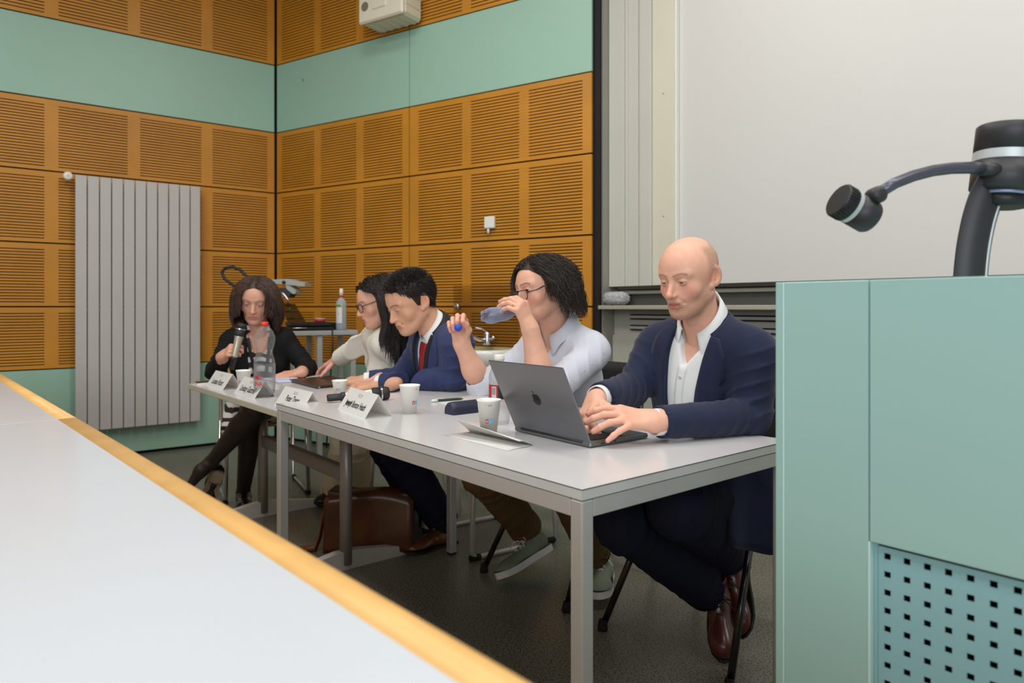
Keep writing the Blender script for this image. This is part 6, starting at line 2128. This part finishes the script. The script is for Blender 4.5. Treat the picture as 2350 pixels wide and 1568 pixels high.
# ------------------------------------------------------------------ leather bag on the floor
M_bag = mat('brown_bag_leather', (92, 52, 30), .32, noise=(8, .22), bump=(90, .12), coat=.15)
M_bagd = mat('brown_bag_side', (66, 38, 24), .45, noise=(8, .2), bump=(90, .12))
bl, br = G(748, 1268, 0), G(946, 1272, 0)
bx = unit(br - bl); bn = V(-bx[1], bx[0], 0)
bw = np.linalg.norm(br - bl)
bg = thing('leather_bag', (bl + br) / 2 + bn * .07, 'brown leather satchel standing on the floor under the tables', 'bag')
S = Sdf()
Rb = np.stack([bx, bn, UP], 1)
cb = (bl + br) / 2 + bn * .075 + UP * .135
def bag_fn(P):
    q = (P - cb) @ Rb
    hx = bw / 2 - .012; 
    w = .062 * (1 - .25 * np.clip(q[..., 2] / .135, -1, 1))
    d = np.stack([np.abs(q[..., 0]) - hx, np.abs(q[..., 1]) - w, np.abs(q[..., 2] + .01 * np.cos(q[..., 0] * 12)) - .118], -1)
    return np.sqrt((np.maximum(d, 0) ** 2).sum(-1)) + np.minimum(d.max(-1), 0) - .012 + .004 * np.sin(q[..., 0] * 31 + 2 * np.sin(q[..., 2] * 23)) * np.sin(q[..., 2] * 17 + 1)
S.add(bag_fn, cb - .30, cb + .30, 0, 'u')
cloth('bag_body', S, M_bagd, bg, .006)
fl_rows = []
for t in np.linspace(0, 1, 14):
    row = []
    for u_ in np.linspace(-1, 1, 15):
        if t < .2:
            k_ = t / .2; y_, z_ = .045 - .127 * k_, .258 + .012 * math.sin(k_ * math.pi)
        else:
            k_ = (t - .2) / .8; y_, z_ = -.082 - .020 * k_ + .008 * math.sin(k_ * 5 + u_ * 2), .258 - .235 * k_
        z_ += -.012 * abs(u_) ** 3 + .008 * math.sin(u_ * 3 + 1)
        row.append((bl + br) / 2 + bn * (.075 + y_) + bx * u_ * (bw / 2 + .006) + UP * z_)
    fl_rows.append(row)
MB().grid(fl_rows, thick=bn * .005).build('flap', M_bag, bg)
M_strapm = mat('tan_strap', (120, 68, 38), .4, noise=(10, .15))
MB().tube([bl + bn * .075 + UP * .20, bl - bx * .03 + bn * .06 + UP * .15, bl - bx * .04 + bn * .04 + UP * .06, bl - bx * .05 + UP * .016, bl - bx * .11 - bn * .0 + UP * .012], .016, 8, flat=(bx + UP * .4, .25)).build('strap', M_strapm, bg)
MB().tube([bl + bn * .05 - bx * .012 + UP * .19, bl + bn * .095 - bx * .012 + UP * .19, bl + bn * .095 - bx * .012 + UP * .225, bl + bn * .05 - bx * .012 + UP * .225, bl + bn * .05 - bx * .012 + UP * .19], .003, 6).build('strap_ring', M_black, bg)

# ------------------------------------------------------------------ projector trolley in the corner
M_trol = mat('trolley_grey', (166, 168, 166), .45, noise=(9, .03))
t_l, t_r = W(668, 760, 4.62), W(822, 760, 4.82)
tz = .935
tx = unit((t_r - t_l) * V(1, 1, 0)); tn = V(-tx[1], tx[0], 0); tw = np.linalg.norm((t_r - t_l) * V(1, 1, 0))
t0 = t_l * V(1, 1, 0)
tr = thing('side_trolley', t0 + tx * tw / 2 + tn * .2, 'small grey side table by the slotted wall corner', 'table')
MB().box(t0 + tx * tw / 2 + tn * .22 + UP * (tz - .016), (tw, .44, .032), (tx, tn, UP), .004).build('tabletop', M_trol, tr)
for x_ in (.19, tw - .03):
    for y_ in (.03, .41):
        MB().box(t0 + tx * x_ + tn * y_ + UP * ((tz - .03) / 2 + .004), (.036, .036, tz - .04), (tx, tn, UP), .003).build('leg', M_trol, tr)
MB().box(t0 + tx * tw * .6 + tn * .22 + UP * .30, (tw * .7, .36, .02), (tx, tn, UP)).build('lower_shelf', M_trol, tr)
M_dk = mat('projector_black', (22, 22, 23), .4, noise=(20, .1))
oh = thing('overhead_projector', t0 + tx * .16 + tn * .15 + UP * tz, 'folded overhead projector with grey head on the side table', 'projector')
MB().box(t0 + tx * .14 + tn * .16 + UP * (tz + .014), (.29, .28, .022), (tx, tn, UP), .006).build('base_plate', M_dk, oh)
MB().box(t0 + tx * .14 + tn * .16 + UP * (tz + .042), (.27, .26, .030), (tx, tn, UP), .008).build('body', M_dk, oh)
MB().tube([t0 + tx * .01 + tn * .005 + UP * (tz + .02), t0 + tx * .10 + tn * .005 + UP * (tz + .02)], .005, 8).build('handle', M_chrome, oh)
pq = [W(641, 697, 4.86), W(676, 699, 4.86), W(702, 742, 4.70), W(663, 745, 4.70)]
pan = MB().prism(pq, V(0, .012, .004)).build('mirror_panel', mat('brown_mirror', (96, 66, 28), .12, metal=.55, noise=(8, .1)), oh)
for t in (.38, .72):
    MB().tube([lerp(pq[0], pq[3], t) - V(0, .003, 0), lerp(pq[1], pq[2], t) - V(0, .003, 0)], .003, 6).build('panel_rib', M_dk, oh)
MB().tube([W(640, 668, 4.86), W(650, 674, 4.84), W(660, 686, 4.84), W(663, 700, 4.84)], .0085, 12).build('post', M_chrome, oh)
M_hg = mat('projector_grey', (160, 166, 158), .5, noise=(9, .03))
hq = [W(x, y, 4.84) for x, y in ((622, 642), (660, 640), (700, 650), (699, 657), (668, 655), (645, 652), (622, 652))]
MB().prism(hq, V(.02, .09, 0)).build('head_arm', M_hg, oh)
MB().prism([W(x, y, 4.84) for x, y in ((655, 655), (665, 656), (679, 668), (677, 675), (670, 674), (658, 664))], V(.02, .08, 0)).build('mirror_flap', M_hg, oh)
MB().prism([W(x, y, 4.85) for x, y in ((640, 660), (656, 662), (668, 674), (662, 682), (646, 676))], V(.02, .07, 0)).build('lens_box', M_dk, oh)
MB().lathe([(.011, -.01), (.012, 0), (0, .001)], W(651, 648, 4.83), axes(V(1, 0, 0), V(0, -1, 0)), 16).build('knob', M_dk, oh)
lo2 = [W(x, y, 4.95) for x, y in ((585, 655), (560, 657), (535, 655), (515, 640), (509, 625), (517, 615), (535, 613), (552, 620), (565, 634), (572, 650), (580, 672), (610, 700), (640, 735))]
cb_ = MB().tube(lo2, .011, 10).build('power_cable', mat('cable_black', (24, 24, 25), .45, noise=(20, .05)), oh)
bo = t0 + tx * .345 + tn * .06 + UP * tz
db = thing('disinfectant_bottle', bo, 'clear spray-top bottle of blue disinfectant on the side table', 'bottle')
MB().lathe([(.030, .0), (.0345, .004), (.0355, .02), (.0355, .18), (.034, .195), (.020, .215), (.014, .222), (.013, .232)], bo, None, 28).build('bottle_body', glassy('frosted_pet', (206, 212, 214), .5, .3, body=.9), db)
MB().lathe([(.033, .002), (.034, .006), (.0345, .075), (0, .076)], bo, None, 28).build('liquid', glassy('blue_liquid', (120, 176, 200), .6, .2, body=.9), db)
MB().lathe([(.0165, .230), (.0165, .240)], bo, None, 20).build('collar_ring', M_red, db)
MB().lathe([(.013, .24), (.0135, .262), (.012, .285), (.010, .288), (0, .288)], bo, None, 20).build('closure', M_white, db)
wrap(db, bo, .0360, -2.6, -1.2, .05, .182, mat('bottle_label', (224, 224, 222), .6, noise=(20, .02)), 'label')
wrap(db, bo, .0363, -2.55, -1.25, .158, .18, mat('label_green', (134, 190, 84), .6, noise=(20, .02)), 'label_band')
curved_text('label_text', 'M 30%', .017, bo, .0366, -1.92, .1685, mat('label_dkgreen', (30, 84, 40), .6), db, .8)
curved_text('label_mark', 'Y', .024, bo, .0364, -1.86, .11, mat('label_pink', (196, 120, 130), .6), db, .8)
rc0 = t0 + tx * .215 + tn * .14 + UP * (tz + .058)
rl = thing('red_dish', rc0, 'shallow red dish on top of the projector', 'dish')
MB().lathe([(0, 0), (.030, 0), (.036, .004), (.037, .022), (.034, .024), (0, .023)], rc0, None, 24).build('dish_body', mat('pinkish_red', (206, 72, 84), .5, noise=(20, .04)), rl)
MB().lathe([(.0375, .018), (.0375, .025), (.034, .026), (0, .026)], rc0, None, 24).build('lid', mat('pale_pink', (222, 170, 160), .5, noise=(20, .03)), rl)
ad = t0 + tx * .30 + tn * .20 + UP * tz
pw = thing('power_adapter', ad, 'black power adapter with cable behind the disinfectant bottle', 'adapter')
MB().box(ad + UP * .026, (.11, .07, .05), (tx, tn, UP), .006).build('housing', M_dk, pw)
MB().tube([ad + tx * -.02 - tn * .17 + UP * .012, ad + tx * -.03 - tn * .205 + UP * .005, ad + tx * -.03 - tn * .215 - UP * .10, ad + tx * -.05 - tn * .21 - UP * .4, ad + tx * -.06 - tn * .16 - UP * .8], .005, 8).build('cable', MATS['cable_black'], pw)
